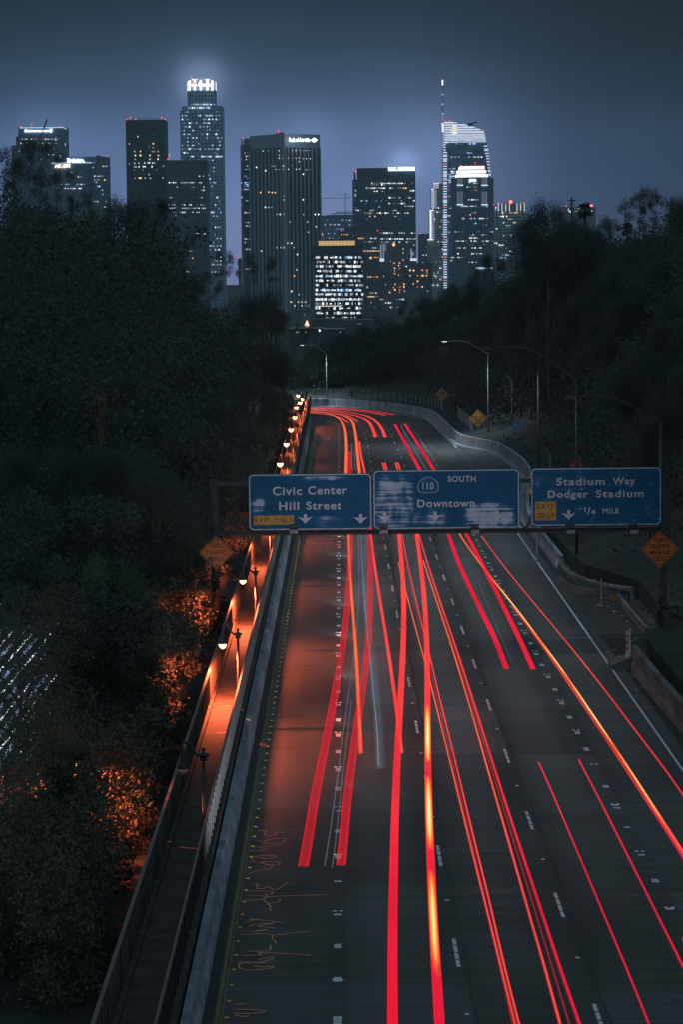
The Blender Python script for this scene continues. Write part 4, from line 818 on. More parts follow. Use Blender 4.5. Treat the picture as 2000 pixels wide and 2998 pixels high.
def palm_mesh(seed, skirt):
    r = random.Random(seed); m = MB(); t = MB(); t.tube([(0,0,0),(.01,0,.4),(.0,0,.8)], [.035,.026,.024], 8)
    for i in range(70):
        a = r.uniform(0, 6.28); el = r.uniform(-.9, 1.35); L_ = r.uniform(.07, .13); c = Vector((0,0,.82)); d = Vector((math.cos(a)*math.cos(el), math.sin(a)*math.cos(el), math.sin(el)))
        e = c+d*L_; s = Vector((-math.sin(a), math.cos(a), 0)); up = d.cross(s)
        for k in range(-6, 7): w = k/6*1.2; f = (d*math.cos(w)+s*math.sin(w)); tip = e+f*.085+Vector((0,0,-.025)); q = f.cross(up)*.011; m.add([tuple(e-q), tuple(e+q), tuple(tip)], [(0,1,2)])
        m.tube([c, e], [.004,.002], 3)
    if skirt:
        for i in range(260):
            a = r.uniform(0, 6.28); z = r.uniform(.35, .8); q = .05+.09*(z-.3); l = r.uniform(.08, .18); w = .006
            m.add([(q*math.cos(a)-w,q*math.sin(a),z),(q*math.cos(a)+w,q*math.sin(a)+w,z),(q*1.35*math.cos(a)+w,q*1.35*math.sin(a),z-l),(q*1.35*math.cos(a)-w,q*1.35*math.sin(a),z-l)], [(0,1,2,3)])
    out = []
    for nm, b, mt in (('trunk', t, M['bark']), ('crown', m, M['dead'] if skirt else M['leaf'])):
        me = bpy.data.meshes.new(nm); me.from_pydata(b.v, [], b.f); me.materials.append(mt); out.append(me)
    return out
PR = {}
def get_proto(kind, var, mt):
    k = (kind, var, mt.name)
    if k not in PR: PR[k] = palm_mesh(var, kind == 'skirt_palm') if 'palm' in kind else proto(kind, 11+var*7+len(kind), mt)
    return PR[k]
def tree(kind, px, pyt, pw, Y, label, group=None, var=0, mt=None, zb=None, name=None, wid=None):
    x, zt = aty(px, pyt, Y); g_ = (ground_z(x, Y) if zb is None else zb)-.2; w = pw*Y/F/(.95 if kind in ('dense','bush') else 1.0); h = (zt-g_)/.97
    tm, cm = get_proto(kind, var, mt or (M['leaf2'] if kind in ('airy','veil') else M['leaf']))
    t = thing(name or ('palm_tree' if 'palm' in kind else 'shrub' if kind == 'bush' and h < 7 else 'tree'), label, 'tree', (x, Y, g_), group)
    sc = (w, w, h) if 'palm' not in kind else (min(w*2.4, h*.8),)*2+(h,)
    rz = random.uniform(0, 6.28)
    for nm, me in (('trunk', tm), ('crown', cm)):
        if me is None: continue
        o = bpy.data.objects.new(nm, me); COL.objects.link(o); o.parent = t; o.rotation_euler = (0, 0, rz)
        if 'palm' in kind:
            q = w*2.6
            if nm == 'crown': o.scale = (q, q, q); o.location = (0, 0, h-q*1.0)
            else: o.scale = (q, q, (h-q*.18)/.8)
        elif nm == 'trunk': o.scale = (min(w*.95, h*.7),)*2+(h,)
        else: ch = min(h, max(w*(1.6 if kind == 'bush' else 1.15), min(h*.45, w*1.4))); o.scale = (w, w, ch); o.location = (0, 0, h-ch)
    return t
# left skyline, distinct trees
tree('airy', 95, 428, 210, 230, 'tall loose eucalyptus at the far left, its open crown against the office tower', var=1)
tree('airy', 30, 440, 180, 215, 'eucalyptus crown cut by the left edge of the picture below the first tower', var=2)
tree('airy', 150, 520, 130, 240, 'lower eucalyptus crown right of the tallest one at the far left', var=3)
tree('airy', 238, 572, 120, 300, 'small feathery treetop in front of the tower with the two lit signs', var=4)
tree('dense', 395, 574, 190, 300, 'round dark treetop below the dark square tower', var=1)
tree('dense', 330, 592, 110, 320, 'dark treetop on the left of the round one', var=2)
tree('dense', 475, 590, 80, 315, 'treetop at the right shoulder of the left hill mass', var=3)
tree('dense', 440, 670, 150, 290, 'bushy dark tree under the round treetop', var=1)
tree('airy', 520, 700, 120, 280, 'feathery tree where the left hill steps down before the round tower', var=2)
tree('dense', 545, 790, 140, 300, 'dark tree below the step of the left hill', var=3)
tree('airy', 672, 748, 100, 330, 'thin open tree with lit windows showing through, between the two tallest left masses', var=3)
tree('airy', 610, 800, 110, 320, 'loose low tree in front of the round tower base', var=1)
tree('airy', 765, 752, 110, 345, 'feathery tree in front of the dark ribbed tower, left edge', var=2)
tree('dense', 790, 850, 130, 350, 'dark rounded tree overlapping the foot of the ribbed tower', var=2)
tree('dense', 735, 850, 150, 335, 'dark tree below the feathery one before the ribbed tower', var=1)
tree('dense', 815, 905, 80, 360, 'rightmost dark tree of the left mass, beside the low houses', var=3)
tree('airy', 890, 948, 70, 480, 'small dark tree before the low dim houses', var=2)
GL = 'dark trees merging into one mass on the left side'
k_ = 0
for Y_, row in ((330, [(720,1000),(640,930),(560,880),(470,800),(380,720),(290,680),(200,660),(110,620),(30,600),(790,1010),(835,1030)]),
               (280, [(700,1080),(610,1010),(510,950),(400,880),(280,820),(160,780),(40,760),(775,1110)]),
               (235, [(690,1190),(600,1120),(490,1080),(360,1020),(230,960),(100,940),(0,900)]),
               (195, [(640,1300),(540,1240),(420,1180),(290,1130),(150,1100),(10,1080)]),
               (165, [(545,1400),(450,1340),(330,1300),(190,1290),(50,1300)])):
    for px, py in row:
        k_ += 1; w_ = {330: 190, 280: 200, 235: 220, 195: 230, 165: 220}[Y_]
        tree('dense' if k_ % 3 else 'bush', px+RNG.uniform(-12, 12), py+RNG.uniform(-15, 15), w_*(.7 if px > 690 else 1), Y_+RNG.uniform(-6, 6) if Y_ > 190 else Y_, 'dark tree merging with its neighbours on the left side', GL, var=k_ % 4)
tree('skirt_palm', 275, 1115, 105, 178, 'tall fan palm with a hanging skirt of dead fronds amid the dark left trees', var=5)
# strip between the walkway and the opposite road
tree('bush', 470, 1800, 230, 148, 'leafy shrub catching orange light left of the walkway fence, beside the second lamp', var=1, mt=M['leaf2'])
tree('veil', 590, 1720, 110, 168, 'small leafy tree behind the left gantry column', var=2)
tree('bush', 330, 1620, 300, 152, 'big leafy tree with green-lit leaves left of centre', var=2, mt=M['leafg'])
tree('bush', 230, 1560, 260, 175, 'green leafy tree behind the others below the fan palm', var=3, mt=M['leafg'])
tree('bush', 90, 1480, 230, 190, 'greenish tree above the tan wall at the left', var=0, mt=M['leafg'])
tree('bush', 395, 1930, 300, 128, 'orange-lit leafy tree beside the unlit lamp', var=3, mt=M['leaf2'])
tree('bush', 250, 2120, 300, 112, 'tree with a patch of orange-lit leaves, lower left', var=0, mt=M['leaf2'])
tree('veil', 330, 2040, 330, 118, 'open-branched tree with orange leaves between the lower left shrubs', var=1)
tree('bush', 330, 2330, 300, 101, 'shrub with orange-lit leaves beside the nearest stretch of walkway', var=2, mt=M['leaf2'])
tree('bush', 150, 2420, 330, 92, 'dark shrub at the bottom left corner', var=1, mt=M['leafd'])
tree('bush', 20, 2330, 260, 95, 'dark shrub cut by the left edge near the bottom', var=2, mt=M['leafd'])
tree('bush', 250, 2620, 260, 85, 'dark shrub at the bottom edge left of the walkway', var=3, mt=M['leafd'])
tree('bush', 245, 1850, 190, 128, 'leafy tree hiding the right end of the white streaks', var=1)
tree('bush', 60, 1690, 260, 176, 'dark tree above the white streaks at the left edge', var=0)
tree('veil', 60, 1830, 330, 112, 'sparse leafy tree through which the white headlight streaks shine', var=0)
tree('veil', 150, 1950, 260, 105, 'thin leafy tree in front of the right side of the white streaks', var=3)
# right side
tree('airy', 1120, 925, 80, 540, 'low dark tree at the head of the bend', var=1)
GR_ = 'dark trees merging into one mass on the right hill'
tree('dense', 1608, 588, 200, 345, 'large round dark tree on the right skyline before the tower with white fins', var=0)
tree('dense', 1652, 600, 130, 352, 'right shoulder of the large round tree on the right skyline', var=2)
tree('dense', 1550, 632, 110, 348, 'left shoulder of the large round tree on the right skyline', var=1)
tree('palm', 1714, 604, 60, 385, 'fan palm on the right skyline beside the utility pole', var=3)
tree('dense', 1765, 645, 90, 330, 'small dark treetop right of the fan palm', var=2)
tree('airy', 1793, 650, 60, 330, 'little loose treetop by the gap in the right skyline', var=1)
tree('dense', 1722, 655, 120, 360, 'dark tree under the fan palm on the right skyline', var=3)
tree('palm', 1838, 662, 50, 370, 'small palm in the gap of the right skyline', var=4)
tree('airy', 1865, 566, 160, 300, 'wispy tree rising above the right skyline, its crown ragged', var=2)
tree('airy', 1935, 565, 140, 290, 'wispy tree near the right edge of the skyline', var=3)
tree('dense', 1995, 570, 130, 280, 'dark tree at the right edge of the skyline', var=1)
tree('dense', 1428, 748, 55, 455, 'small round dark tree before the foot of the tall tower with striped top', var=1)
tree('dense', 1470, 760, 46, 455, 'small dark tree right of the small round one', var=2)
tree('airy', 1385, 785, 80, 450, 'scraggy treetop on the slope left of the small round trees', var=4)
tree('dense', 1245, 862, 90, 470, 'dark tree on the slope below the orange-windowed block', var=3)
tree('dense', 1310, 835, 100, 460, 'dark tree where the right slope meets the striped tower', var=0)
tree('airy', 1190, 880, 70, 475, 'loose dark tree at the lower end of the right slope', var=1)
k_ = 0
for Y_, row in ((485, [(915,1010),(960,985),(1010,965),(1060,948),(1110,945),(1160,935),(1215,915)]), (445, [(1250,880),(1290,862),(1340,835),(1390,815)]),
               (385, [(1400,900),(1450,840),(1500,820),(1540,775),(1600,700),(1680,690),(1740,670)]), (350, [(1490,900),(1530,830),(1590,770),(1650,730),(1710,700),(1780,690),(1560,660),(1655,650)]), (310, [(1680,860),(1740,800),(1800,740),(1870,700),(1930,680)]),
               (262, [(1770,920),(1830,860),(1890,800),(1950,730),(2000,690)]), (218, [(1830,1060),(1890,1000),(1950,920),(2000,870)]), (188, [(1910,1230),(1960,1130),(2010,1050)])):
    for px, py in row:
        k_ += 1; w_ = {485: 100, 445: 110, 385: 120, 350: 140, 310: 160, 262: 180, 218: 190, 188: 190}[Y_]
        tree('dense', px+RNG.uniform(-8, 8), py+RNG.uniform(-8, 8), w_, Y_+RNG.uniform(-4, 4), 'dark tree merging with its neighbours on the right hill', GR_, var=k_ % 4)
tree('bare', 1395, 1105, 46, 392, 'pale bare-limbed tree behind the right-lane-exits diamond sign', var=1, name='bare_tree')
tree('bare', 1428, 1125, 60, 385, 'bare tree with spreading limbs right of the lamp pole', var=2, name='bare_tree')
tree('bush', 1500, 1140, 130, 372, 'dim green shrubby tree right of the lamp pole', var=1, mt=M['leafg'])
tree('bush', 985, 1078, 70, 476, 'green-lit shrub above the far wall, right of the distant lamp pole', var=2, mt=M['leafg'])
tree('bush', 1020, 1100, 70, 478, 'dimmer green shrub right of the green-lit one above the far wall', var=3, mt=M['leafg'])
# undergrowth covering both slopes
def undergrowth(name, pts, n, size, mt, seed):
    lob = [(x, y, z, rx, rx, rz) for x, y, z, rx, rz in pts]; me = leaf_mesh(name, lob, n, size, mt, seed=seed)
    o = bpy.data.objects.new(name, me); COL.objects.link(o); return tag(o, kind='stuff')
pts = []
for i in range(420):
    s = RNG.random()**.8; j = int(s*0); y = RNG.uniform(150, 470); t_ = RNG.uniform(1.5, 28)
    if y < 425: x = np.interp(y, [p[1] for p in RIGHT[:19]], [p[0] for p in RIGHT[:19]])+t_
    else: x = RNG.uniform(-30, 22); y = 462+RNG.uniform(0, 25)
    pts.append((x, y, ground_z(x, y)+.3, RNG.uniform(1.2, 3), RNG.uniform(.6, 1.3)))
undergrowth('undergrowth', pts, 42000, .17, M['ivy'], 4)
pts = [(RNG.uniform(-12.2, -7.4), RNG.uniform(80, 410), .6, RNG.uniform(1, 1.6), RNG.uniform(.4, .9)) for i in range(160)]
undergrowth('undergrowth', pts, 22000, .13, M['ivy'], 5)
# solid dark masses of foliage between the separate trees
def mass(name, xr, yr, zr, n, rx, leaves, size, mt, seed, cond=None):
    r_ = np.random.default_rng(seed); P_ = []
    while len(P_) < n:
        x, y, z = r_.uniform(*xr), r_.uniform(*yr), 0; z = ground_z(x, y)+r_.uniform(*zr)
        if cond and not cond(x, y, z): continue
        P_.append((x, y, z, rx*r_.uniform(.7, 1.3), rx*.8*r_.uniform(.7, 1.2)))
    undergrowth(name, P_, leaves, size, mt, seed)
def below(x, y, z, tab):
    px = 992+x/y*F; py = 815-(z-CH)/y*F+(px-992)*-.0105; return py > np.interp(px, [a for a, _ in tab], [b for _, b in tab])
ltab = [(0,560),(180,640),(300,650),(480,680),(560,860),(640,900),(700,900),(820,930),(850,1060),(870,1180)]
rtab = [(860,1100),(960,1010),(1150,970),(1230,905),(1330,860),(1400,815),(1490,795),(1530,680),(1580,640),(1640,640),(1700,690),(1780,710),(1850,725),(1900,690),(2000,640)]
mass('foliage', (-40, -8.5), (170, 350), (.5, 24), 900, 2.2, 190000, .17, M['leaf'], 21, lambda x, y, z: below(x, y, z, ltab) and 992+x/y*F > -60 and (x < -8.5-1.6))
mass('foliage', (-24, -9.5), (165, 215), (.5, 10), 260, 1.7, 70000, .15, M['leaf'], 22, lambda x, y, z: 992+x/y*F > -60)
mass('foliage', (14, 60), (165, 460), (1.0, 20), 1500, 2.1, 280000, .17, M['leaf'], 23, lambda x, y, z: below(x, y, z, rtab) and 992+x/y*F < 2080 and dist_poly(x, y, RIGHT) > 5.5 and ground_z(x, y) > 1.2 and z-ground_z(x, y) < 1.5+dist_poly(x, y, RIGHT)*1.1)
mass('foliage', (-40, 25), (470, 505), (.5, 8), 420, 1.8, 90000, .18, M['leaf'], 24, lambda x, y, z: below(x, y, z, rtab))
mass('shrubbery', (-12.3, -7.6), (92, 165), (.2, 3.2), 260, .9, 60000, .11, M['leaf2'], 25, lambda x, y, z: z < 2.2+(y-90)*.02+abs(x+7)*.25)
mass('shrubbery', (-12.4, -9.6), (84, 112), (1.5, 8.5), 130, .7, 15000, .06, M['leaf2'], 26, lambda x, y, z: -40 < 992+x/y*F < 210)
mass('shrubbery', (-14.5, -8), (118, 128), (.3, 7.5), 170, .9, 40000, .10, M['leafd'], 28, lambda x, y, z: 140 < 992+x/y*F < 420 and z < 6.8-abs(x+11)*.3)
mass('shrubbery', (-19.5, -12), (150, 164), (1, 8), 200, 1.1, 46000, .12, M['leaf'], 29, lambda x, y, z: -60 < 992+x/y*F < 420 and 815-(z-CH)/y*F < 1840)
mass('shrubbery', (-11.5, -7.6), (78, 105), (.2, 3.8), 160, .9, 60000, .075, M['leaf2'], 27)
mass('shrubbery', (-10.0, -8.7), (94.5, 96.8), (2.8, 4.8), 34, .45, 9000, .06, M['leaf2'], 30)  # leaf clump added to screen the hidden lamp's bulb from view
mass('shrubbery', (-10.5, -6.9), (238, 256), (.8, 5.5), 70, .9, 16000, .13, M['leaf2'], 31)
mass('shrubbery', (-9.8, -6.9), (262, 405), (.6, 4.6), 260, .9, 46000, .13, M['leaf2'], 32)
# utility pole on the right skyline
x, z = aty(1675, 577, 390); zb = ground_z(x, 390); t = thing('utility_pole', 'utility pole with crossarms on the right skyline', 'utility pole', (x, 390, zb))
MB().tube([(x,390,zb),(x,390,z)], [.16,.09], 8).build('pole', M['dark'], t)
for pz, hw in ((587, .48), (594, .22), (600, .40)):
    _, za = aty(1675, pz, 390); MB().box(x-hw*1.05, x+hw*1.05, 389.9, 390.1, za-.09 if pz == 587 else za-.03, za+.06).build('crossarm', M['dark'], t)
for s_ in (-.35, .35): _, za = aty(1675, 594, 390); MB().tube([(x+s_,390,za-.2),(x+s_*.5,390,za-.5)], .02, 4).build('brace', M['dark'], t)

# ---------------------------------------------------------------- downtown towers
def facade(name, base, win, cw, ch, fx=.6, fz=.6, rough=.6):
    m = bpy.data.materials.new(name); m.use_nodes = True; t = m.node_tree; b = t.nodes['Principled BSDF']; n_ = t.nodes.new; ln = t.links.new; b.inputs['Roughness'].default_value = rough
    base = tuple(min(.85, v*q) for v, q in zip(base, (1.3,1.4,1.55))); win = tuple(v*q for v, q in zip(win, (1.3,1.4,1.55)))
    c = n_('ShaderNodeTexCoord'); sp = n_('ShaderNodeSeparateXYZ'); ln(c.outputs['Object'], sp.inputs[0])
    def mm(op, x, y):
        q = n_('ShaderNodeMath'); q.operation = op
        for i, v in enumerate((x, y)):
            if isinstance(v, (int, float)): q.inputs[i].default_value = v
            elif v is not None: ln(v, q.inputs[i])
        return q.outputs[0]
    fxn = mm('LESS_THAN', mm('FRACT', mm('DIVIDE', sp.outputs[0], cw), 0), fx); fzn = mm('LESS_THAN', mm('FRACT', mm('DIVIDE', sp.outputs[2], ch), 0), fz)
    wn = n_('ShaderNodeTexWhiteNoise'); wn.noise_dimensions = '2D'; cb = n_('ShaderNodeCombineXYZ'); ln(mm('FLOOR', mm('DIVIDE', sp.outputs[0], cw), 0), cb.inputs[0]); ln(mm('FLOOR', mm('DIVIDE', sp.outputs[2], ch), 0), cb.inputs[1]); ln(cb.outputs[0], wn.inputs['Vector'])
    r_ = n_('ShaderNodeValToRGB'); r_.color_ramp.elements[0].color = (*[w*.6 for w in win], 1); r_.color_ramp.elements[1].color = (*[w*1.7 for w in win], 1); ln(wn.outputs[0], r_.inputs[0])
    mx_ = n_('ShaderNodeMixRGB'); ln(mm('MULTIPLY', fxn, fzn), mx_.inputs[0]); mx_.inputs[1].default_value = (*base, 1); ln(r_.outputs[0], mx_.inputs[2]); ln(mx_.outputs[0], b.inputs['Base Color']); return m
ZG = -6.6
class Tower:
    def __init__(s, name, label, px0, px1, pyt, Y, mt, depth=40, cat='tower', pym=None, group=None):
        s.Y = Y; pm = pym or (pyt+780)/2; s.x0 = aty(px0, pm, Y)[0]; s.x1 = aty(px1, pm, Y)[0]; s.zt = aty((px0+px1)/2, pyt, Y)[1]; s.depth = depth; s.mt = mt; s.k = Y/F; s.n = 0; s.extra = []
        s.t = thing(name, label, cat, ((s.x0+s.x1)/2, Y+depth/2, ZG), group); s.bev = .004*abs(s.x1-s.x0)
        MB().box(s.x0, s.x1, Y, Y+depth, ZG, s.zt).build('facade', mt, s.t)
    def X(s, px, py): return aty(px, py, s.Y)[0]
    def Z(s, px, py): return aty(px, py, s.Y)[1]
    def box(s, name, px0, py0, px1, py1, mt, y0=0, y1=None, base=False):
        pc = (px0+px1)/2; pm = (py0+py1)/2; z0 = ZG if base else s.Z(pc, py1)
        return MB().box(s.X(px0, pm), s.X(px1, pm), s.Y+y0, s.Y+(s.depth if y1 is None else y1), z0, s.Z(pc, py0)).build(name, mt, s.t)
    def light(s, px, py, big=False, up=2.0):
        x, z = aty(px, py, s.Y-.5); r_ = (1.5 if big else .5)*s.k/.3
        MB().lathe((x, s.Y+2, z), [(.1*r_,-r_),(.7*r_,-.7*r_),(r_,0),(.7*r_,.7*r_),(.1*r_,r_)], 8).tube([(x,s.Y+2,z-r_*.9),(x,s.Y+2,z-r_-up)], .15, 4).build('beacon', M['beaconb'] if big else M['beacon'], s.t)
    def win(s, px, py, w, h, tone, lv, proud=.25):
        x, z = aty(px, py, s.Y)
        s.n += 1
        if s.n > 100: s.extra.append((x, z, w*s.k, h*s.k, tone, lv)); return
        o = bpy.data.objects.new('window', UB[tone, lv]); COL.objects.link(o); o.parent = s.t; o.location = Vector((x, s.Y-proud/2+.02-.12, z))-ORG[s.t.name]; o.scale = (w*s.k, proud, h*s.k)
    def rows(s, spec, pitch=5, w=3.6, h=3.2):
        for r_ in spec:
            py, a, b, den, tn = r_[:5]; sc = r_[5] if len(r_) > 5 else 1; px = a
            while px <= b:
                if RNG.random() < den:
                    s.win(px, py, w*RNG.uniform(.6, 1.05), h*RNG.uniform(.6, 1.05), tn[RNG.integers(len(tn))], min(3, max(0, int(RNG.choice([0,1,2,3], p=[.30,.32,.25,.13])+(1 if sc > 1 else 0)))))
                px += pitch
    def spots(s, lst, w=4.2, h=3.8, lv=None):
        for q in lst: s.win(q[0], q[1], w*RNG.uniform(.7, 1), h*RNG.uniform(.8, 1), q[2] if len(q) > 2 else 'w', lv if lv is not None else int(RNG.integers(1, 4)))
    def done(s):
        if not s.extra: return
        by = {}; me = bpy.data.meshes.new('windows'); m = MB(); mats = []; idx = []
        for x, z, w, h, tn, lv in s.extra:
            if (tn, lv) not in mats: mats.append((tn, lv))
            m.box(x-w/2, x+w/2, s.Y-.25, s.Y+.02, z-h/2, z+h/2); idx += [mats.index((tn, lv))]*6
        o = m.build('windows', None, s.t)
        for q in mats: o.data.materials.append(TONE[q])
        o.data.polygons.foreach_set('material_index', idx); o['kind'] = 'stuff'
def sgn(s, body, a, b, c, d, mt, bold=.03, sp_=1.05, name='sign_lettering'):
    x0 = aty(a, (b+d)/2, s.Y)[0]; x1 = aty(c, (b+d)/2, s.Y)[0]; z1 = aty((a+c)/2, b, s.Y)[1]; z0 = aty((a+c)/2, d, s.Y)[1]
    return text(body, s.t, x0, x1, z0, z1, s.Y-1.0, mt, name=name, bold=bold, spacing=sp_, thick=1.0)
g2 = lambda X, Y: (30+X*.1913, 330+Y*.1913)
T = Tower('office_tower', 'leftmost dark tower with a blue-white light line round its roof and long white sign', 56, 193, 372, 3000, facade('facade_slate', (0.125,0.182,0.256), (0.088,0.126,0.192), 4, 4.2, .8, .5))
T.box('side_block', 45.5, 399, 55.8, 500, M['skin'], 3, 35, True); T.box('low_block', 31, 425, 45.3, 500, M['skin'], 5, 33, True)
T.box('roof_light_line', 56, 373, 187, 375, M['edgeblue'], -1, -.2); P = [aty(187, 374.5, 2999), aty(194, 379, 2999)]; MB().tube([(P[0][0], 2999, P[0][1]), (P[1][0], 2999, P[1][1])], .35, 6).build('roof_light_line', M['edgeblue'], T.t)
sgn(T, 'Cantemewo.dson', 71, 379, 144, 387, M['sign_w'], .05); x0, z0 = aty(145, 388, 2999); x1, z1 = aty(152, 376, 2999); xm = (x0+x1)/2
MB().prism([(xm-.8,z0),(xm+.8,z0),(x1,z1),(xm+.5,z1-.6),(xm,z0+2),(xm-.5,z1-.6),(x0,z1)][::-1], 2998.2, 2999).build('sign_emblem', M['sign_w'], T.t)
T.rows([(407.5,63,182,.75,'wwg'),(420,60,140,.6,'wg'),(420,137,168,.5,'g'),(453,141,158,.8,'w'),(437,70,180,.05,'b')], 4.6, 3.4, 2.6)
T.spots([(162.6,402),(162.6,406),(162.6,410),(175,456),(175,461),(190,422),(190,427),(55,442),(120,466)], 2, 3.6)
T.light(58.5,370); T.light(91,363); T.light(173,370); T.light(162,385); T.done()
t = thing('tower_crane', 'slim dark crane boom rising behind the leftmost tower', 'crane', (aty(125,400,2985)[0], 2985, T.Z(100,385)-40))
P = [aty(107,425,2985), aty(136,350,2985), aty(138,349,2985), aty(113,428,2985)]; MB().tube([(P[0][0],2985,P[0][1]),(P[1][0],2985,P[1][1])], .35, 5).tube([(P[3][0],2985,P[3][1]),(P[2][0],2985,P[2][1])], .35, 5).build('boom', M['dark'], t)
m = MB()
for i in range(12): u = i/12; a = [P[0][j]+(P[1][j]-P[0][j])*u for j in (0,1)]; b = [P[3][j]+(P[2][j]-P[3][j])*(u+.04) for j in (0,1)]; m.tube([(a[0],2985,a[1]),(b[0],2985,b[1])], .2, 4)
m.build('lattice', M['dark'], t)
T = Tower('office_tower', 'broad dark tower with two lit signs, the white one above the warm one', 195, 315, 459, 2900, facade('facade_slate_two', (0.125,0.182,0.240), (0.088,0.126,0.176), 3.6, 4.2, .75, .5))
T.box('lower_block', 150, 479, 258, 700, facade('facade_slate_three', (0.125,0.175,0.240), (0.100,0.140,0.192), 3.6, 4.2, .75, .5), -8, 10, True)
T.box('roof_light_line', 152, 477.2, 271, 479.2, M['edgeblue'], -9, -8.1); T.box('roof_plant', 278, 454, 288, 459, M['skin'], 10, 30)
sgn(T, 'Deloitte.', 196, 464, 247, 476.5, M['sign_w'], .05)
T.Y -= 8.6; sgn(T, 'AECOM', 159, 480.5, 204, 491.5, M['sign_o'], .06)
T.rows([(505,205,212,1,'w'),(505,233,238,1,'g'),(518,202,210,.9,'w'),(518,228,239,1,'w'),(540,154,253,.42,'gbw'),(552,165,176,1,'w'),(552,190,202,1,'w'),(552,206,225,1,'w'),(552,231,240,1,'w')], 4.2, 3.8, 3)
T.Y += 8.6; T.rows([(516,276,302,.8,'w'),(527,276,293,.9,'y'),(527,305,314,1,'y'),(534,276,300,.5,'g'),(546,280,290,1,'w'),(557,294,302,.8,'g'),(487,296,314,.9,'g'),(569,275,303,.4,'g'),(590,275,312,.4,'wy'),(606,306,315,1,'w')], 5, 3.2, 4)
T.spots([(257,567),(272,491),(275,476)], 2.5, 3); T.light(310,457); T.light(267,476); T.done()
q2 = lambda X, Y: (350+X*.2105, 210+Y*.2105)
T = Tower('office_tower', 'plain black square tower with red roof lights and a few amber windows', 370, 485.5, 351, 2500, facade('facade_black', (0.062,0.084,0.096), (0.037,0.056,0.064), 3.4, 4, .6, .6))
m = MB(); xa, xb = T.X(381,346), T.X(472,346); zr = T.Z(427,346.5)
m.box(xa, xb, 2504, 2504.3, zr-.3, zr)
for i in range(8): x = xa+(xb-xa)*i/7; m.box(x, x+.3, 2504, 2504.3, T.zt, zr+.6)
m.build('roof_rail', M['dark'], T.t)
for a, b in ((90,665),(143,637),(217,658),(577,635),(625,660)): T.light(*q2(a, b), up=1)
T.spots([(*q2(a, b), c) for a, b, c in [(250,905,'y'),(465,1003,'o'),(463,1058,'o'),(453,1112,'o'),(478,1110,'o'),(205,1110,'o'),(285,1110,'o'),(530,1110,'o'),(215,1165,'y'),(285,1165,'y'),(418,1165,'g'),(535,1165,'y'),(215,1220,'y'),(418,1218,'w'),(530,1217,'y'),(205,1275,'g'),(265,1272,'b'),(345,1270,'w'),(392,1268,'w'),(412,1268,'w'),(455,1270,'w'),(480,1270,'g'),(605,1315,'w'),(200,1325,'g'),(222,1325,'g'),(265,1322,'y'),(328,1322,'w'),(350,1322,'g'),(447,1322,'w'),(215,1483,'g'),(270,1480,'o'),(290,1480,'y'),(352,1480,'y'),(405,1430,'w'),(425,1483,'g'),(600,1478,'y'),(133,1005,'g'),(133,1282,'g')]], 4.0, 4.4)
T.spots([(*q2(a, b), c) for a, b, c in [(480,880,'c'),(407,1045,'c'),(375,1100,'c'),(200,1373,'c'),(325,1367,'c'),(513,1367,'c')]], 1.6, 1.6); T.done()
T = Tower('office_tower', 'lower dark tower between the black square tower and the round-crowned one', 488, 605.5, 468.5, 2450, facade('facade_dark_slate', (0.094,0.119,0.152), (0.056,0.077,0.096), 3, 3.9, .6, .55))
T.rows([(516,553,600,.35,'g'),(535,495,515,1,'w'),(535,528,600,.5,'gw'),(548,500,600,.25,'g'),(557,584,600,.9,'y'),(579,584,594,1,'y'),(579,498,506,1,'y'),(600,462,600,.5,'gw'),(610,492,600,.85,'wwg'),(622,492,600,.2,'g'),(631,496,560,.3,'g'),(684,556,602,.8,'g'),(735,538,565,.7,'y'),(756,545,565,.7,'o'),(795,535,570,.5,'yw')], 6, 4, 3.6)
T.light(494,453); T.light(490,466); T.light(597,469.5); T.done()
# round-crowned tallest tower
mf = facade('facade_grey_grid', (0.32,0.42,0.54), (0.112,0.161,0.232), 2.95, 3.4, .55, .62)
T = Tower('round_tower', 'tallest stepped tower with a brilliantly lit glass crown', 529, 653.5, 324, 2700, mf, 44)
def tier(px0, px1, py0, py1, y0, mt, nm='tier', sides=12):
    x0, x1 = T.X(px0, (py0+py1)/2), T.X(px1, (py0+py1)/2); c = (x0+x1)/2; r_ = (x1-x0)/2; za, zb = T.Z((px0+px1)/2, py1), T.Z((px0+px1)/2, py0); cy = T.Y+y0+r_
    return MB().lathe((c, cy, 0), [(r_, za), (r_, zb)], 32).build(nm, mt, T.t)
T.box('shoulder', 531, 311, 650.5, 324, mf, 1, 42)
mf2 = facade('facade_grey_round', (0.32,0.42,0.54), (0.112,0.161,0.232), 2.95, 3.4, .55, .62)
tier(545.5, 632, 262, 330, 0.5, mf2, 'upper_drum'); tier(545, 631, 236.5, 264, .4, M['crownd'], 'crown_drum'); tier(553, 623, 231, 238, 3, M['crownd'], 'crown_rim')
for px in (546, 553.5, 569, 587, 606, 619.5, 630.3):
    w = 1 if px in (546, 630.3) else 6.5; x = T.X(px, 250); dx = (px-588)/43; y = T.Y+.4+13.9*(1-math.sqrt(max(0, 1-dx*dx)))-.6
    MB().box(x-w/2*T.k, x+w/2*T.k, y-.2, y+.6, T.Z(px, 264), T.Z(px, 235 if w > 1 else 238)).build('crown_light', M['crown'], T.t)
sgn(T, 'us bank', 560, 243, 617, 254, M['sign_w'], .08); a, b = aty(558, 256, T.Y-1), aty(576, 241, T.Y-1); MB().box(a[0], b[0], T.Y-.9, T.Y-.5, a[1], b[1]).build('sign_badge', M['orangeled'], T.t)
for px in np.arange(562, 616, 6): MB().lathe((T.X(px,232), T.Y+4, T.Z(px, 232)), [(.1,-.7),(.7,0),(.1,.7)], 6).build('crown_lamp', M['crown'], T.t)
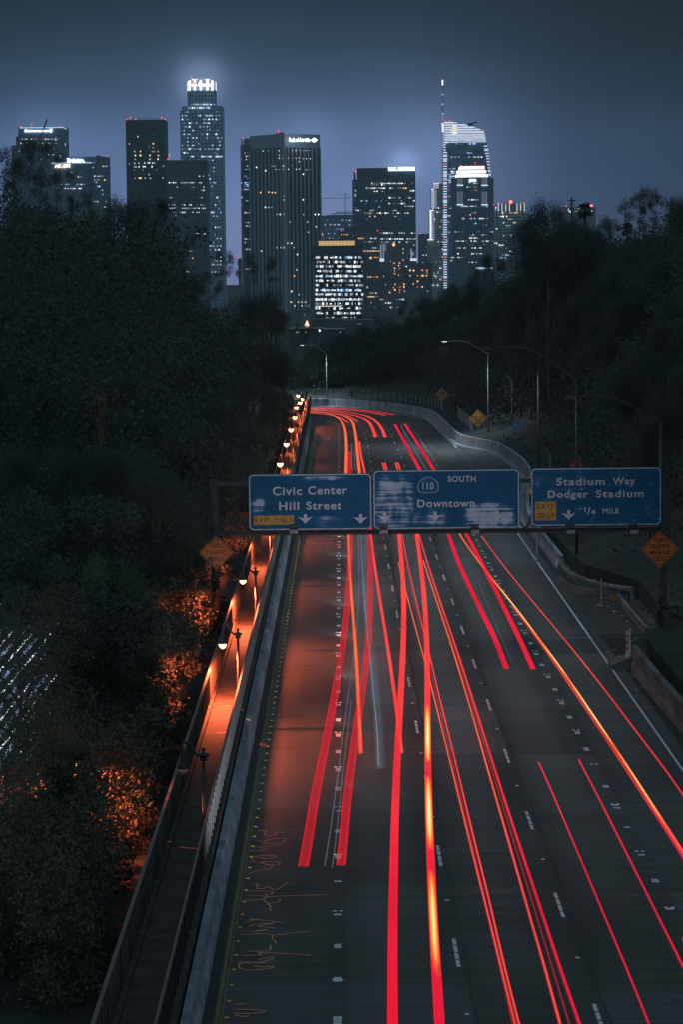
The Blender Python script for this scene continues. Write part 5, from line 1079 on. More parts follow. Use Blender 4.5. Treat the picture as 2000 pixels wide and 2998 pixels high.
MB().tube([(T.X(559,225), T.Y+8, T.Z(559,225)), (T.X(559,225), T.Y+8, T.Z(559,236))], .25, 5).build('mast', M['galv'], T.t); T.light(559,225,up=1); T.light(558,235,up=.5); T.light(617,235,up=.5)
Rr = []
for i in range(46):
    py = 306+i*10.9
    if py > 820: break
    den = .9 if i in (0, 1) else .42 if i in (3, 5, 8, 14) else .75 if i in (12, 29, 33, 38, 39, 42, 43) else .20
    a, b = (560, 628) if i == 0 else (552, 618) if i == 1 else (533, 650)
    if py > 470 and i > 14: a = 609
    if i < 2: py += 0 if i == 0 else -1
    Rr.append((py, a, b, den, 'wwwgwb', 2 if i in (0, 1, 14, 38, 39) else 1))
T.rows(Rr, 5.2, 4.2, 4.4)
T.spots([(542,329,'c'),(634,327,'c'),(613,379,'c'),(556,434,'c'),(636,452,'c'),(581,421,'c')], 2.2, 2.6); T.done()
# ribbed tower with the bank sign, seen corner-on
Y = 2300; k = Y/F; t = thing('ribbed_tower', 'broad tower with vertical ribs and a white lit bank sign at its top right', 'tower', (aty(832,600,Y)[0], Y+40, ZG))
pm = 620; C_ = (aty(833.5, pm, Y)[0], Y); L_ = (aty(733, pm, Y+36)[0], Y+36); R_ = (aty(938.5, pm, Y+24)[0], Y+24); Bk = (L_[0]+R_[0]-C_[0], Y+62); ztop = aty(832, 391, Y)[1]; zrib = aty(832, 431, Y)[1]
def fprism(pts, z0, z1): 
    m = MB(); n = len(pts); m.v = [(x, y, z0) for x, y in pts]+[(x, y, z1) for x, y in pts]; m.f = [tuple(range(n))[::-1], tuple(range(n, 2*n))]+[(i, (i+1) % n, n+(i+1) % n, n+i) for i in range(n)]; return m
inset = lambda p, s: (p[0]*1, p[1]+s)
fprism([inset(C_, 1.6), inset(R_, 1.2), Bk, inset(L_, 1.2)], ZG, zrib+.5).build('glass_body', facade('facade_dark_glass', (0.056,0.087,0.115), (0.044,0.067,0.090), 3.2, 3.6, .8, .5, .3), t)
fprism([C_, R_, (Bk[0], Bk[1]+.5), L_], zrib, ztop).build('top_band', mat('ribbed_tower_cladding', (.36,.47,.60), .7, .1, .02), t)
m = MB(); rc = M['ribm'] = mat('rib_cladding', (.36,.45,.55), .7)
for P0, P1, n in ((L_, C_, 9), (C_, R_, 9)):
    dx, dy = (P1[0]-P0[0])/n, (P1[1]-P0[1])/n; l = math.hypot(dx, dy)
    for i in range(n+(P0 is C_)):
        if P0 is C_ and i == 0: continue
        x, y = P0[0]+dx*i, P0[1]+dy*i; w = .8 if P0 is L_ else .62; m.add([(x-w,y-.0,ZG),(x+w,y+.0,ZG),(x+w,y+1.9,ZG),(x-w,y+1.9,ZG),(x-w,y,zrib),(x+w,y,zrib),(x+w,y+1.9,zrib),(x-w,y+1.9,zrib)], [(0,3,2,1),(4,5,6,7),(0,1,5,4),(1,2,6,5),(2,3,7,6),(3,0,4,7)])
w = 1.9; m.box(C_[0]-w*.9, C_[0]+w, C_[1]-.02, C_[1]+2, ZG, zrib); m.build('ribs', rc, t)
class FT(Tower):
    def __init__(s, t, Y): s.t = t; s.Y = Y; s.k = Y/F; s.n = 0; s.extra = []; s.depth = 40
T = FT(t, Y-.6)
sgn(T, 'Bank of America', 845.5, 403, 907, 416, M['sign_w'], .045, 1.0); a, b = aty(909, 418, T.Y), aty(929.5, 403, T.Y); c = ((a[0]+b[0])/2, (a[1]+b[1])/2)
MB().prism([(a[0],c[1]),(c[0],a[1]),(b[0],c[1]),(c[0],b[1])], T.Y-1, T.Y).build('sign_emblem', M['sign_w'], t)
for X_, Y_ in ((480,435),(567,432),(760,432),(1000,428),(1060,428),(1120,430),(1185,430),(1237,428),(1308,430),(765,513),(763,563),(825,563),(927,563),(1000,563),(1060,563),(1117,560),(1190,572),(1243,572),(1313,572),(1118,625),(635,700),(680,705),(837,700),(995,692),(700,763),(760,763),(835,760),(928,757),(1065,758),(1120,755),(1245,767),(1313,767),(845,1235),(845,1300),(770,1550),(850,1550)):
    T.win(690+X_*.1658, 370+Y_*.1658, 2.6, 2.2, 'w', int(RNG.integers(1, 4)))
for a, b, c in ((750,490,'y'),(887,510,'y'),(887,585,'y'),(777,500,'y'),(762,564,'o'),(786,563,'o'),(796,564,'o'),(805,564,'w'),(776,607,'w'),(786,607,'b'),(795,607,'b'),(922,628,'w'),(932,628,'w'),(900,650,'g'),(888,628,'y'),(820,628,'g'),(810,628,'g'),(848,650,'w'),(810,725,'y'),(821,725,'y'),(830,725,'g'),(842,712,'g'),(853,712,'y'),(860,725,'y'),(765,735,'y'),(870,745,'w'),(861,808,'o'),(925,664,'w'),(902,680,'g'),(853,853,'w'),(875,863,'w'),(868,790,'y')): T.win(a, b, 3.4, 4.2, c, int(RNG.integers(1, 4)))
T.rows([(884.5,852,906,.8,'y',2),(895.5,852,906,.6,'g')], 10.4, 6, 5.5); T.done()
T.light(814, 382, up=2); T.light(835, 390, up=1); T.box('helipad', 808, 387.5, 834, 389.5, M['dark'], 6, 30)
T = Tower('office_tower', 'narrow slab tower with a pale corner column, left of the ribbed tower', 705, 733.5, 424, 2350, facade('facade_slab', (0.100,0.140,0.192), (0.075,0.105,0.144), 3.2, 3.8, .8, .5), 30)
T.box('pale_column', 708.5, 405, 712.5, 860, mat('pale_column', (.38,.42,.52), .7), -.8, 3, True); T.box('roof_block', 712.6, 405, 731, 424, mat('roof_block', (.28,.32,.40), .7), 4, 25)
T.rows([(448,716,728,.6,'y'),(458,716,730,.7,'y'),(467,716,730,.6,'g'),(486,716,730,.4,'g'),(496,716,730,.6,'g'),(516,716,732,.6,'b'),(522,716,732,.5,'b'),(535,716,732,1,'wb'),(541,716,732,.6,'b'),(546,716,732,.8,'b'),(555,716,732,1,'w',2),(588,716,732,.2,'g'),(623,717,734,1,'y'),(652,717,734,.8,'w'),(662,717,734,.7,'w'),(700,717,734,.6,'g'),(710,717,734,.4,'g'),(730,717,736,.3,'w'),(768,717,736,.5,'g'),(788,717,736,.7,'y')], 4.2, 3.4, 3.4); T.spots([(706.5,467),(706.5,536),(706.5,555),(707,578),(707,600)], 1.8, 4); T.light(709.5,404, up=1); T.done()
T = Tower('office_tower', 'tiny far tower with a red roof light between the round tower and the slab tower', 697, 705, 757, 3400, M['skin'], 20); T.light(698,755,up=.5); T.rows([(775,699,704,.8,'w'),(790,699,704,.8,'w'),(800,699,704,.6,'y')], 3, 2, 3); T.done()
# unfinished block and its crane
T = Tower('unfinished_block', 'pale lattice of an unfinished block glowing between the ribbed tower and its right neighbour', 936, 1040, 632, 3200, mat('unfinished_core', (.30,.38,.58), .8), 20)
m = MB(); mc = MB()
for i in range(26):
    z = T.Z(988, 632+i*6.6); m.box(T.x0, T.x1, T.Y-.9, T.Y-.1, z-.28, z+.28)
for i in range(3): z = T.Z(988, 630-i*4.5); m.box(T.X(955+i*14, 640), T.x1, T.Y-.6, T.Y+12, z-.3, z+.3)
m.build('floor_slabs', mat('pale_slab', (.45,.53,.72), .8), T.t)
for i in range(13): x = T.x0+(T.x1-T.x0)*i/12; mc.box(x-.2, x+.2, T.Y-1.3, T.Y-.95, ZG, T.zt+1)
mc.build('columns', mat('pale_column_two', (.40,.48,.66), .8), T.t)
T.Y -= 1.2; T.rows([(645+i*13, 942, 1035, .38, 'bwbg') for i in range(7)], 4.6, 3, 3.6); T.spots([(942.5,688,'o')], 5, 5, 2); T.Y += 1.2; T.light(943, 687, up=.5); T.done()
x, z = aty(1012, 566, 3190); zj = aty(1012, 580, 3190)[1]; zb = aty(1012, 632, 3190)[1]; t = thing('tower_crane', 'pale thin tower crane above the unfinished block', 'crane', (x, 3190, ZG)); pc = mat('crane_steel', (.30,.35,.45), .6)
MB().box(x-.9, x-.5, 3189.6, 3190, ZG, z).box(x+.5, x+.9, 3189.6, 3190, ZG, z).build('mast', pc, t)
x0 = aty(941,580,3190)[0]; x1 = aty(1028,580,3190)[0]; MB().box(x0, x1, 3189.6, 3190, zj-.3, zj+.2).build('jib', pc, t)
MB().tube([(x,3190,z),(x0+4,3190,zj)], .13, 4).tube([(x,3190,z),(x1,3190,zj)], .13, 4).build('stays', pc, t)
# law firm tower
T = Tower('office_tower', 'dark tower with a brilliant white lit name at its top right corner', 1048.5, 1218.5, 491.5, 2800, facade('facade_navy', (0.069,0.119,0.168), (0.062,0.105,0.152), 2.4, 3.4, .8, .55), 45)
T.box('stepped_side', 1034.5, 526, 1048.3, 840, facade('facade_stripe_side', (0.075,0.119,0.168), (0.200,0.280,0.400), 9, 3.4, 1.0, .35), 3, 40, True); T.box('stepped_top', 1037, 502, 1043, 526, M['skin'], 4, 20)
fr = mat('louver_frame', (.20,.27,.33), .6); T.box('louvre_frame', 1048.5, 501.5, 1186, 502.5, fr, -.3, -.05); T.box('louvre_frame', 1048.5, 523.5, 1186, 524.5, fr, -.3, -.05); T.box('louvre_frame', 1185.5, 502.6, 1186.5, 523.4, fr, -.3, -.05)
m = MB()
for i in range(24): x = T.X(1051+i*5.7, 513); m.box(x-.25, x+.25, T.Y-.2, T.Y-.03, T.Z(1118, 523), T.Z(1118, 503))
m.build('louvres', mat('louvre_blue', (.10,.14,.19), .6), T.t); T.Y -= 0; sgn(T, 'PAUL HASTINGS', 1138, 489, 1215.5, 500.5, emis('white_lit_name', (.86,.92,1), 3.5), .06)
T.rows([(537,1090,1184,1,'wwg'),(541.5,1090,1130,.6,'w'),(537,1186,1214,.7,'wo'),(551,1075,1133,1,'yw',2),(551,1144,1178,.9,'gw'),(551,1182,1193,1,'o',2),(560.3,1098,1106,.9,'w'),(560.3,1121,1128,.9,'w'),(558.5,1204,1214,1,'w',2),(579,1062,1072,.6,'w'),(579,1142,1214,.5,'gw'),(588,1060,1214,.42,'wgc'),(596,1073,1080,1,'y'),(596,1134,1186,.55,'w'),(606,1112,1118,1,'w'),(604,1188,1214,.9,'wg',2),(616,1050,1200,.2,'g'),(624,1063,1122,.55,'y'),(624,1130,1200,.6,'w'),(634,1070,1100,.5,'y'),(634,1144,1170,.8,'w'),(642,1068,1200,.25,'gc'),(682.5,1112,1217,.85,'gw'),(699.7,1112,1140,.8,'w'),(699.7,1143,1217,.95,'w',2),(709,1112,1217,.7,'g')], 7.3, 6, 4.2)
T.spots([(1042.5,558,'y'),(1042,572,'w'),(1043.5,615,'w')], 4, 6); T.light(1052.5,492.5); T.light(1042,501.5); T.done()
# bright office block in front
T = Tower('bright_office_block', 'low office block with every floor brightly lit and a warm glowing roof screen', 921, 1063, 746, 1900, M['black'], 40, pym=840)
sl_ = mat('slab_edge', (.16,.19,.21), .7); m = MB()
for i in range(15):
    z = T.Z(990, 747+i*13.4); m.box(T.X(900, 840), T.X(1076, 840), T.Y-3.2, T.Y+38, z-.45, z+.05)
m.build('floor_slabs', sl_, T.t)
T.box('louvred_band', 909, 721, 1064, 745, facade('perforated_band', (0.094,0.112,0.136), (0.037,0.049,0.064), .9, .9, .6, .6), -1.5, 30); T.box('roof_screen', 932, 705, 1040, 719, M['goldbox'], 4, 18)
T.box('roof_deck', 905, 719.2, 1066, 721, M['skin'], -2, 32)
m = MB()
for i in range(28): x = T.X(932+i*4, 712); m.box(x-.12, x+.12, T.Y+3.7, T.Y+3.98, T.Z(986, 719), T.Z(986, 705))
m.build('screen_mullions', mat('screen_mullion', (.7,.5,.2), .6), T.t)
fl = [(754,.62,1,'wwb'),(767,.66,1,'wwy'),(780,.72,1,'w'),(794,.66,1,'wwg'),(808.5,.97,2,'wwb'),(822,.90,1,'wwb'),(835,.5,1,'wg'),(850,.88,2,'wwb'),(862,.72,1,'wwg'),(877,1,2,'w'),(889,.6,1,'w'),(902.6,.75,1,'w'),(917,.75,1,'w')]
for py, den, sc, tn in fl:
    px = 923.5
    while px < 1061:
        w = RNG.uniform(1.6, 6.5)
        if RNG.random() < den and min(abs(px+w/2-q) for q in (948, 975, 1008, 1036)) > .8:
            lv = int(RNG.choice([1,2,3], p=[.25,.35,.4])) if sc == 2 else int(RNG.choice([0,1,2,3], p=[.2,.3,.25,.25])); T.win(px+w/2, py+RNG.uniform(-.8,.6), w, RNG.uniform(5, 8) if RNG.random() < .8 else 3, tn[RNG.integers(len(tn))], lv)
        px += w+RNG.choice([.4, .5, .9])
T.rows([(929.5,955,1040,.7,'y')], 5, 4, 4); a = T.Z(990, 896); MB().box(T.X(923,896), T.X(1003,896), T.Y-3.6, T.Y-3.3, a-.2, a+.2).build('light_strip', emis('strip_light', (1,.95,.9), 1.2), T.t)
T.rows([(700+i*0+8,975,980,0,'w') for i in range(1)]); T.done()
T = Tower('office_tower', 'dim ribbed block with orange windows behind the bright office block', 993, 1113.5, 678, 2500, facade('facade_brown', (0.156,0.189,0.224), (0.069,0.091,0.120), 2.5, 30, .55, 1), 35); T.box('plant_room', 1012, 666, 1093, 678, mat('plant_room', (.14,.15,.155), .8), 6, 28)
T.rows([(687,1000,1020,.9,'o'),(689,1036,1040,1,'y'),(698,1052,1068,.9,'o'),(698,1081,1106,.8,'gw'),(708,1068,1108,.7,'wg'),(726,1092,1106,.9,'w'),(735,1064,1110,.95,'oow',2),(754,1085,1108,.8,'o'),(811,1083,1110,.95,'o',2),(842,1076,1080,1,'w'),(858,1083,1108,.95,'oy'),(869,1076,1110,.9,'yo'),(886,1088,1092,.8,'o'),(900,1090,1108,.3,'w'),(915,1092,1108,.8,'g')], 4.6, 3.6, 4)
T.spots([(1077,812,'w'),(1076,840,'w'),(1086,756,'w')], 3, 6); T.light(1106.5,675,up=1); T.light(1000,676,up=1); T.done()
T = Tower('stone_tower', 'dark set-back block with white-lit corner brackets and scattered orange windows', 1114, 1205, 713, 2400, facade('facade_stone', (0.106,0.133,0.168), (0.062,0.077,0.104), 2.6, 3.4, .5, .6), 35)
T.box('side_wing', 1196, 770, 1266, 940, facade('facade_wing', (0.094,0.119,0.144), (0.056,0.070,0.088), 2.6, 3.4, .5, .6), -3, 25, True); T.box('side_tier', 1205.3, 735, 1219, 769, M['skin'], 2, 25)
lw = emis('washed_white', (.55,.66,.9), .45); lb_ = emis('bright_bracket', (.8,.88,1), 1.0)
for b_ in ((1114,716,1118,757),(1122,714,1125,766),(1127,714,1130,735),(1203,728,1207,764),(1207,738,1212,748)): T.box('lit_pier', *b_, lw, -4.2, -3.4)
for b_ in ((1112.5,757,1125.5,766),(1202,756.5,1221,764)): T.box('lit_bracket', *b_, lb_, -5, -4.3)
bz = lambda X, Y: (840+X*.287, 640+Y*.287)
T.Y -= 3.4; T.spots([(*bz(a, b), 'o') for a, b in [(1100,455),(1152,455),(1103,507),(1152,507),(1103,533),(1103,562),(1107,670),(1200,670),(1155,697),(1198,697),(1337,697),(1385,697),(1107,727),(1155,727),(1155,752),(1052,755),(1260,528),(1298,530),(1385,527),(1433,530),(1260,583),(1337,583),(1383,583),(1395,583),(1430,583),(1293,668),(1338,640),(1433,553)]], 5, 4.6)
T.spots([(*bz(a, b), 'w') for a, b in [(1060,438),(1190,422),(1190,350),(1145,480),(1215,485),(1225,490),(1145,575),(1090,705),(1205,740),(1345,735),(1440,740),(990,590),(1010,675),(1190,310),(1300,270)]], 2.4, 4)
T.rows([(877,1116,1130,.9,'g'),(877,1162,1195,.6,'w'),(887,1130,1146,.9,'w'),(917,1131,1150,1,'w',2),(900,1140,1180,.3,'y')], 5, 4, 4.2); T.spots([(1154,716.6,'o')], 4, 4, 3); T.Y += 3.4
x, z = aty(1154, 716.6, 2393); MB().lathe((x, 2393, z), [(.1,-1.3),(1,-.7),(1.3,0),(1,.7),(.1,1.3)], 10).build('floodlight', M['amber'], T.t); T.done()
T = Tower('office_tower', 'small dark tower with two stacked red lights left of the white-edged condominium tower', 1227, 1257, 685, 3150, facade('facade_small', (0.125,0.182,0.256), (0.088,0.126,0.176), 3, 3.8, .6, .6), 25); T.light(1230,684,up=2); T.light(1231.5,692,up=1); T.rows([(723,1232,1255,.5,'g'),(747,1236,1250,.7,'w'),(770,1230,1256,.3,'g')], 4.5, 3, 3); T.done()
# white-edged stepped condominium tower
mg = facade('facade_white_grid', (0.75,0.85,0.95), (0.075,0.112,0.176), 1.98, 2.42, .72, .72)
T = Tower('stepped_tower', 'stepped white-gridded tower with glowing edges left of the striped-top tower', 1253.5, 1299, 700, 2900, mg, 30)
for a, py, y0 in ((1259, 615, 1), (1264.5, 553, 2), (1270.5, 537, 3)): T.box('tier', a, py, 1298.5, py+(90 if py > 600 else 70), mg, -y0*.4, 28-y0)
for a, b, c, d, lv in ((1270,536.5,1286,538.5,3),(1264,553,1271,556,3),(1258.5,615,1271,618,3),(1253,700,1270,703.5,3),(1264,556,1272,611,2),(1259,618,1264.5,699,3),(1272,556,1279,611,1),(1265,618,1272,699,1),(1270,539,1285,551,2)):
    w_ = b if lv == 3 else b
    if lv == 3: T.box('edge_light', a, b, c, d, M['fin'], -2.6, -2.2)
    else:
        e_ = emis('washed_grid_%d' % lv, (.75,.84,1), .75 if lv == 2 else .35)  # floodlight wash put into the grid as its own glow
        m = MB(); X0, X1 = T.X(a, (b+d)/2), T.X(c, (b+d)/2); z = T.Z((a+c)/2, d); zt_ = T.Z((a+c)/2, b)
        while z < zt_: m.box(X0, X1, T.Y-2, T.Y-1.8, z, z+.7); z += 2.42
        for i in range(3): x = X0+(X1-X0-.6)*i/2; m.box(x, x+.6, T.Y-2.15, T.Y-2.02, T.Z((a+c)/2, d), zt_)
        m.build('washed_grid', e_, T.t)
T.light(1287,535,up=1); T.Y -= .8
T.rows([(621,1281,1295,1,'y'),(647,1276,1296,.7,'w'),(767,1278,1290,.9,'y'),(811,1278,1296,.9,'g'),(835,1266,1285,.9,'w'),(800,1272,1290,.5,'w')]+[(565+i*11, 1268, 1297, .10, 'w') for i in range(24)], 5.7, 3.6, 4.2); T.Y += .8; T.done()
# tall tower with striped top, spire and LED edges
Y = 3300; t = thing('spire_tower', 'tall tower with a white striped sail-shaped top, round emblem and long spire', 'tower', (aty(1370,600,Y)[0], Y+25, ZG))
out = [(1302,357.5),(1322,357.5),(1340,360),(1364,364.5),(1388,371.5),(1406,378.5),(1420.5,386.5),(1426,417),(1433,458),(1438,515),(1446.5,600),(1450,700),(1452,900),(1297,900),(1299.5,500),(1301,420)]
P = [aty(a, b, Y) for a, b in out]; P = [(x, max(z, ZG)) for x, z in P]
MB().prism(P[::-1], Y, Y+45).build('facade', facade('facade_blue_glass', (0.112,0.182,0.304), (0.106,0.168,0.272), 6, 6.2, 1, .86, .25), t)
T = FT(t, Y)
def rx_(py): return float(np.interp(py, [357,360,364.5,371.5,378.5,386.5,417,458,515,600,700,900], [1322,1340,1364,1388,1406,1420.5,1426,1433,1438,1446.5,1450,1452]))
for Yy in (658,667,688,698,720,732,753,765,788,800,823,838,858,873,890,907,930,943):
    py = 220+Yy*.2105; b_ = rx_(py)-1; T.box('light_stripe', 1302.5, py-.75, b_ if Yy != 943 else 1312, py+.75, M['fin'], -1.0, -.1)
py = 417
while py < 845: T.box('edge_light', 1298.5, py-.9, 1310 if py > 440 else 1306, py+.9, M['fin'] if RNG.random() > .13 else emis('reddish_led', (1,.45,.45), 1), -1.2, -.1); py += RNG.choice([3.8, 6.8, 7.6])
py = 428
while py < 615: b_ = rx_(py)+.5; T.box('edge_light', b_-max(3.5, 11-(py-428)*.05), py-.9, b_, py+.9, M['fin'], -1.2, -.1); py += RNG.choice([3.6, 7.5, 9])
x, zb = aty(1299, 420, Y-1); xs = aty(1297.2, 300, Y-1)[0]; z = lambda py: aty(1297, py, Y-1)[1]
MB().tube([(x,Y-1,z(420)),(xs,Y-1,z(330)),(xs,Y-1,z(234))], [1.3,.8,.22], 8).build('spire', mat('spire_steel', (.5,.58,.75), .5), t)
MB().tube([(xs,Y-1.6,z(387)),(xs,Y-1.6,z(360))], 1.15, 8).build('spire_light', M['fin'], t); MB().tube([(xs,Y-1.6,z(249)),(xs,Y-1.6,z(235.5))], .75, 8).build('spire_light', M['crown'], t)
MB().tube([(x,Y-2,z(430)),(xs+.4,Y-2,z(389))], .6, 6).build('spire_light', emis('spire_wash', (.6,.7,1), .8), t)
MB().tube([(xs,Y-1.6,z(356)),(xs,Y-1.6,z(333))], .6, 6).build('spire_light', emis('spire_wash_two', (.6,.7,1), .5), t)
for py in (277, 305, 333): MB().lathe((xs,Y-2,z(py)), [(.2,-.6),(.9,0),(.2,.6)], 6).build('spire_lamp', M['fin'], t)
T.light(1297.2, 233.5, up=.3); T.light(1306,356,up=.5); T.light(1319,352,up=1); T.light(1416,381,up=.5); T.light(1358.5,396,up=.3)
ex, ez = aty(1332, 381, Y-1.4); n = 24; MB().prism([(ex+10*T.k*math.cos(-6.283*i/n), ez+14*T.k*math.sin(-6.283*i/n)) for i in range(n)], Y-2.2, Y-1.2).build('emblem', emis('emblem_glow', (1,.97,.92), 1.1), t)
for s_ in (-1, 1): MB().box(ex+s_*2.3-.5, ex+s_*2.3+.5, Y-2.5, Y-2.25, ez-2.6, ez+2.6).box(min(ex+s_*2.3, ex+s_*.9), max(ex+s_*2.3, ex+s_*.9), Y-2.5, Y-2.25, ez+2.65, ez+3.2).build('emblem_mark', emis('emblem_mark', (.9,.62,.4), .8), t)
P0 = aty(1363,365,Y+10); P1 = aty(1398,358,Y+10); MB().tube([(P0[0],Y+10,P0[1]),(P1[0],Y+10,P1[1])], .9, 6).box(P0[0]+3, P0[0]+9, Y+8, Y+12, P0[1]-4, P0[1]).build('roof_crane', M['dark'], t)
T.rows([(419.5,1375,1396,.95,'b'),(422,1375,1396,.7,'b'),(448,1370,1386,.95,'wb',2),(460,1315,1380,.5,'g'),(460,1390,1418,.8,'w'),(494,1318,1332,.9,'w'),(502,1322,1340,1,'wb',2),(507,1325,1340,1,'wb',2),(511,1315,1335,.7,'w'),(516,1320,1338,1,'bw',2),(521,1318,1336,.9,'b'),(528,1315,1336,1,'wb',2),(534,1318,1325,1,'w'),(545,1316,1330,.4,'bw'),(557,1316,1330,.5,'b'),(575,1313,1320,.8,'w'),(610,1316,1326,.6,'w'),(632,1314,1320,.7,'w'),(650,1310,1322,.5,'b'),(680,1312,1322,.4,'w'),(705,1310,1318,.6,'y')], 4.3, 4, 3.6)
T.spots([(1354,422),(1338,421)], 2, 3); T.done()
T = Tower('office_tower', 'tower with three stacked bands of white light in front of the spire tower', 1327, 1447, 521, 3000, facade('facade_dusk', (0.106,0.154,0.216), (0.075,0.112,0.160), 3, 3.6, .6, .55), 40)
for a, b, c, d in ((1348,487,1420,495.5),(1343,499,1425,507.5),(1338,510.5,1430,518.5)): T.box('lit_band', a, b, c, d, M['crown'], 2, 36); 
for a, b, c, d in ((1347,495.6,1421,498.9),(1342,507.6,1426,510.4),(1337,518.6,1431,520.9)): T.box('band_ledge', a, b, c, d, M['skin'], 1.5, 37)
for px in (1350, 1354, 1366, 1378, 1385, 1398, 1404, 1412, 1417): T.light(px, 485.6, up=.3)
T.light(1393, 477, up=2)
sgn(T, 'pwc', 1375, 525, 1395, 534.5, M['sign_w'], .06)
for cx in (1347, 1419):
    for y0_, y1_ in ((521,541),(561,598)):
        for i in range(5): T.box('light_line', cx-6+i*3.2, y0_, cx-5.2+i*3.2, y1_, emis('light_line', (.6,.7,.9), .38 if i in (1,2,3) else .6), -.6, -.1)
        T.box('light_ledge', cx-8, y1_+.2, cx+10, y1_+3, M['fin'], -1.2, -.1)
T.rows([(537,1371,1400,.4,'w'),(548,1370,1402,.8,'yw'),(557,1387,1397,1,'o'),(585,1374,1402,.95,'gw',2),(604,1353,1400,.8,'w'),(604,1418,1428,.9,'b'),(623,1375,1412,.4,'g'),(640,1350,1430,.45,'w'),(659,1417,1428,.9,'b'),(679,1334,1360,.8,'wy'),(679,1400,1408,.9,'w'),(679,1434,1446,1,'w'),(688,1376,1394,.9,'b'),(688,1413,1428,1,'w'),(697,1377,1402,1,'yw',2),(706,1335,1446,.45,'gw'),(717,1345,1446,.2,'w'),(726,1324,1412,.6,'gw'),(726,1405,1412,1,'w',2),(743,1338,1350,.7,'w'),(743,1378,1416,.8,'w'),(754,1319,1370,.6,'w'),(763,1322,1328,1,'y'),(768,1375,1400,.5,'g'),(654,1390,1402,.7,'c'),(630,1365,1390,.3,'b')], 4.6, 3.4, 4)
T.spots([(1377.5,627.5,'o'),(1379,630,'o')], 3, 3); T.light(1378,627); T.light(1370,629.5,up=.3); T.light(1384,629.5,up=.3); T.light(1448,599,up=.5); T.done()
T = Tower('office_tower', 'grey gridded tower with seven white fins at its top and one big red light', 1449.5, 1541, 596, 3100, facade('facade_grey_frames', (0.46,0.52,0.58), (0.106,0.140,0.184), 3.87, 3.3, .82, .72), 40)
T.box('plant_room', 1479, 592.5, 1512, 596, M['skin'], 5, 30)
T.box('top_band', 1461, 597, 1540, 619, M['skin'], -.6, -.1)
for px in (1460.5,1471,1482,1493,1515,1525.5,1536.5): T.box('white_fin', px-.9, 596, px+.9, 619, emis('white_fin_glow', (.88,.94,1), 1.0), -2.2, -.7)
T.light(1497,591,True,1); T.light(1460.5,595,up=.3); T.light(1536,593.5,up=.3); T.spots([(1452,612,'b'),(1453,608,'w')], 4, 5, 2)
T.rows([(623,1473,1482,.9,'y'),(623,1494,1520,.6,'wo'),(634,1464,1476,1,'y',2),(634,1485,1488,1,'o'),(642,1490,1505,.8,'w'),(652,1476,1480,1,'w'),(652,1506,1522,.7,'y'),(661,1478,1502,.5,'w'),(690,1476,1500,.4,'w'),(718,1463,1474,1,'y',2),(727,1484,1500,.5,'w'),(736,1494,1504,.8,'w'),(747,1473,1490,1,'w'),(755,1464,1490,.6,'gc'),(670,1450,1456,.5,'w'),(712,1450,1458,.8,'w')], 5.4, 4, 4.4); T.done()
T = Tower('office_tower', 'pale block half hidden by palms and the utility pole on the right skyline', 1655, 1745.5, 606, 3000, mat('pale_block', (.22,.26,.33), .8), 40, pym=650)
T.rows([(612,1678,1700,.8,'y'),(619,1684,1692,.8,'w'),(618,1734,1738,1,'w')], 6, 3.4, 3.4); T.spots([(1665,613,'b'),(1667,617,'b'),(1670,620,'w')], 4, 3.4, 3); T.light(1659.5,603.5,up=.5); T.light(1650,613.5,up=.3); T.light(1733,604,True,.5); T.light(1742,610,up=.3); T.done()
T = Tower('parking_block', 'low building spilling blue-white light under small round trees on the right slope', 1385, 1452, 775, 620, M['skin'], 12, cat='building'); T.depth = 12
T.box('lit_opening', 1394, 783, 1443, 787.5, emis('cold_garage_light', (.5,.72,1), 1.0), -.3, -.05); T.done()
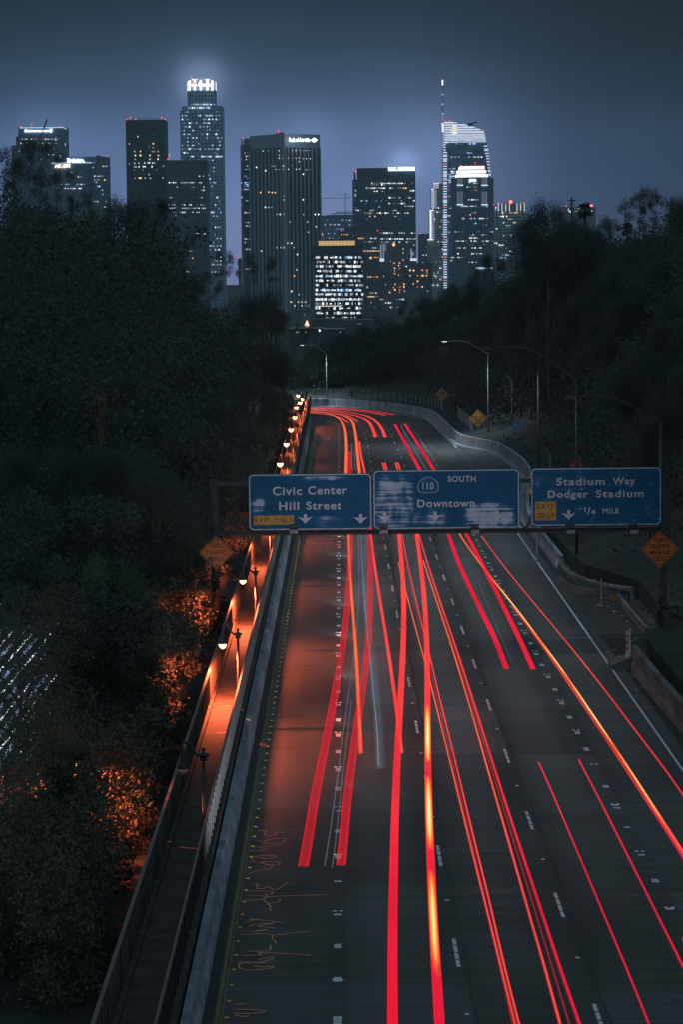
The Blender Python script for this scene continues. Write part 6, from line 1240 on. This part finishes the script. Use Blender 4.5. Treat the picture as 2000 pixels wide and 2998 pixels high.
# low buildings at the foot of the towers
for i, (a, b, c, Y_, lb, rw) in enumerate(((855, 915, 909, 1500, 'low pale flat-roofed building left of the bright office block', [(921,884,898,.5,'wy')]), (912, 1000, 935, 1400, 'low dark building under the bright office block', []), (1000, 1120, 938, 1450, 'low dim building under the orange-windowed block', [(948,1050,1062,.5,'o')]),
        (846, 950, 963, 800, 'low house-like building with lit windows at the left end of the low roofs', [(973,868,914,.45,'yow')]), (945, 1012, 965, 760, 'dim low building with faint vertical panels', [(973,990,1000,.6,'g')]), (1190, 1230, 848, 1900, 'pale grey low block among trees below the orange-windowed block', []))):
    T = Tower('low_building', lb, a, b, c, Y_, mat('low_building_wall_%d' % i, (.13,.155,.17) if i not in (0, 5) else (.24,.28,.32), .85, .2, .1), 18, cat='building', pym=c+30)
    T.box('parapet', a-.5, c-1.2, b+.5, c+.2, M['conc'], -.5, 18.5)
    if rw: T.rows(rw, 6.5, 3.8, 5)
    T.done()
x, z = aty(898, 953, 1300); t = thing('lit_turret', 'small ornate lit turret above the low roofs', 'turret', (x, 1300, ZG))
MB().tube([(x,1300,ZG),(x,1300,z-3)], .8, 8).build('shaft', M['skin'], t); MB().lathe((x,1300,z), [(.9,-2.4),(1.0,-1),(.5,-.6),(1.1,0),(.7,1),(.2,2.2)], 8).build('lantern', emis('turret_glow', (1,.62,.5), 1.6), t)
for px, py, Y_, lb in ((935,968,700,'small warm lamp among trees below the bright block'),):
    x, z = aty(px, py, Y_); t = thing('distant_lamp', lb, 'lamp', (x, Y_, ground_z(x, Y_) if Y_ < 600 else ZG)); MB().tube([(x,Y_,t.location.z),(x,Y_,z)], .05, 5).build('post', M['galv'], t); MB().lathe((x,Y_,z), [(.03,-.22),(.2,0),(.03,.22)], 8).build('globe', emis('distant_globe', (.85,.92,1), 6), t)

# ---------------------------------------------------------------- night air
hz = MB().box(-1600, 1600, -60, 3700, -8, 340).build('haze', None); hm = bpy.data.materials.new('night_air'); hm.use_nodes = True; tt = hm.node_tree; tt.nodes.clear()
pv = tt.nodes.new('ShaderNodeVolumePrincipled'); pv.inputs['Color'].default_value = (.76,.88,.97,1); pv.inputs['Density'].default_value = .00010; ot = tt.nodes.new('ShaderNodeOutputMaterial'); tt.links.new(pv.outputs[0], ot.inputs['Volume'])
hz.data.materials.append(hm); tag(hz, kind='stuff')
S.cycles.transparent_max_bounces = 24; S.cycles.volume_bounces = 0; S.cycles.max_bounces = 4; S.cycles.sample_clamp_indirect = 2.0
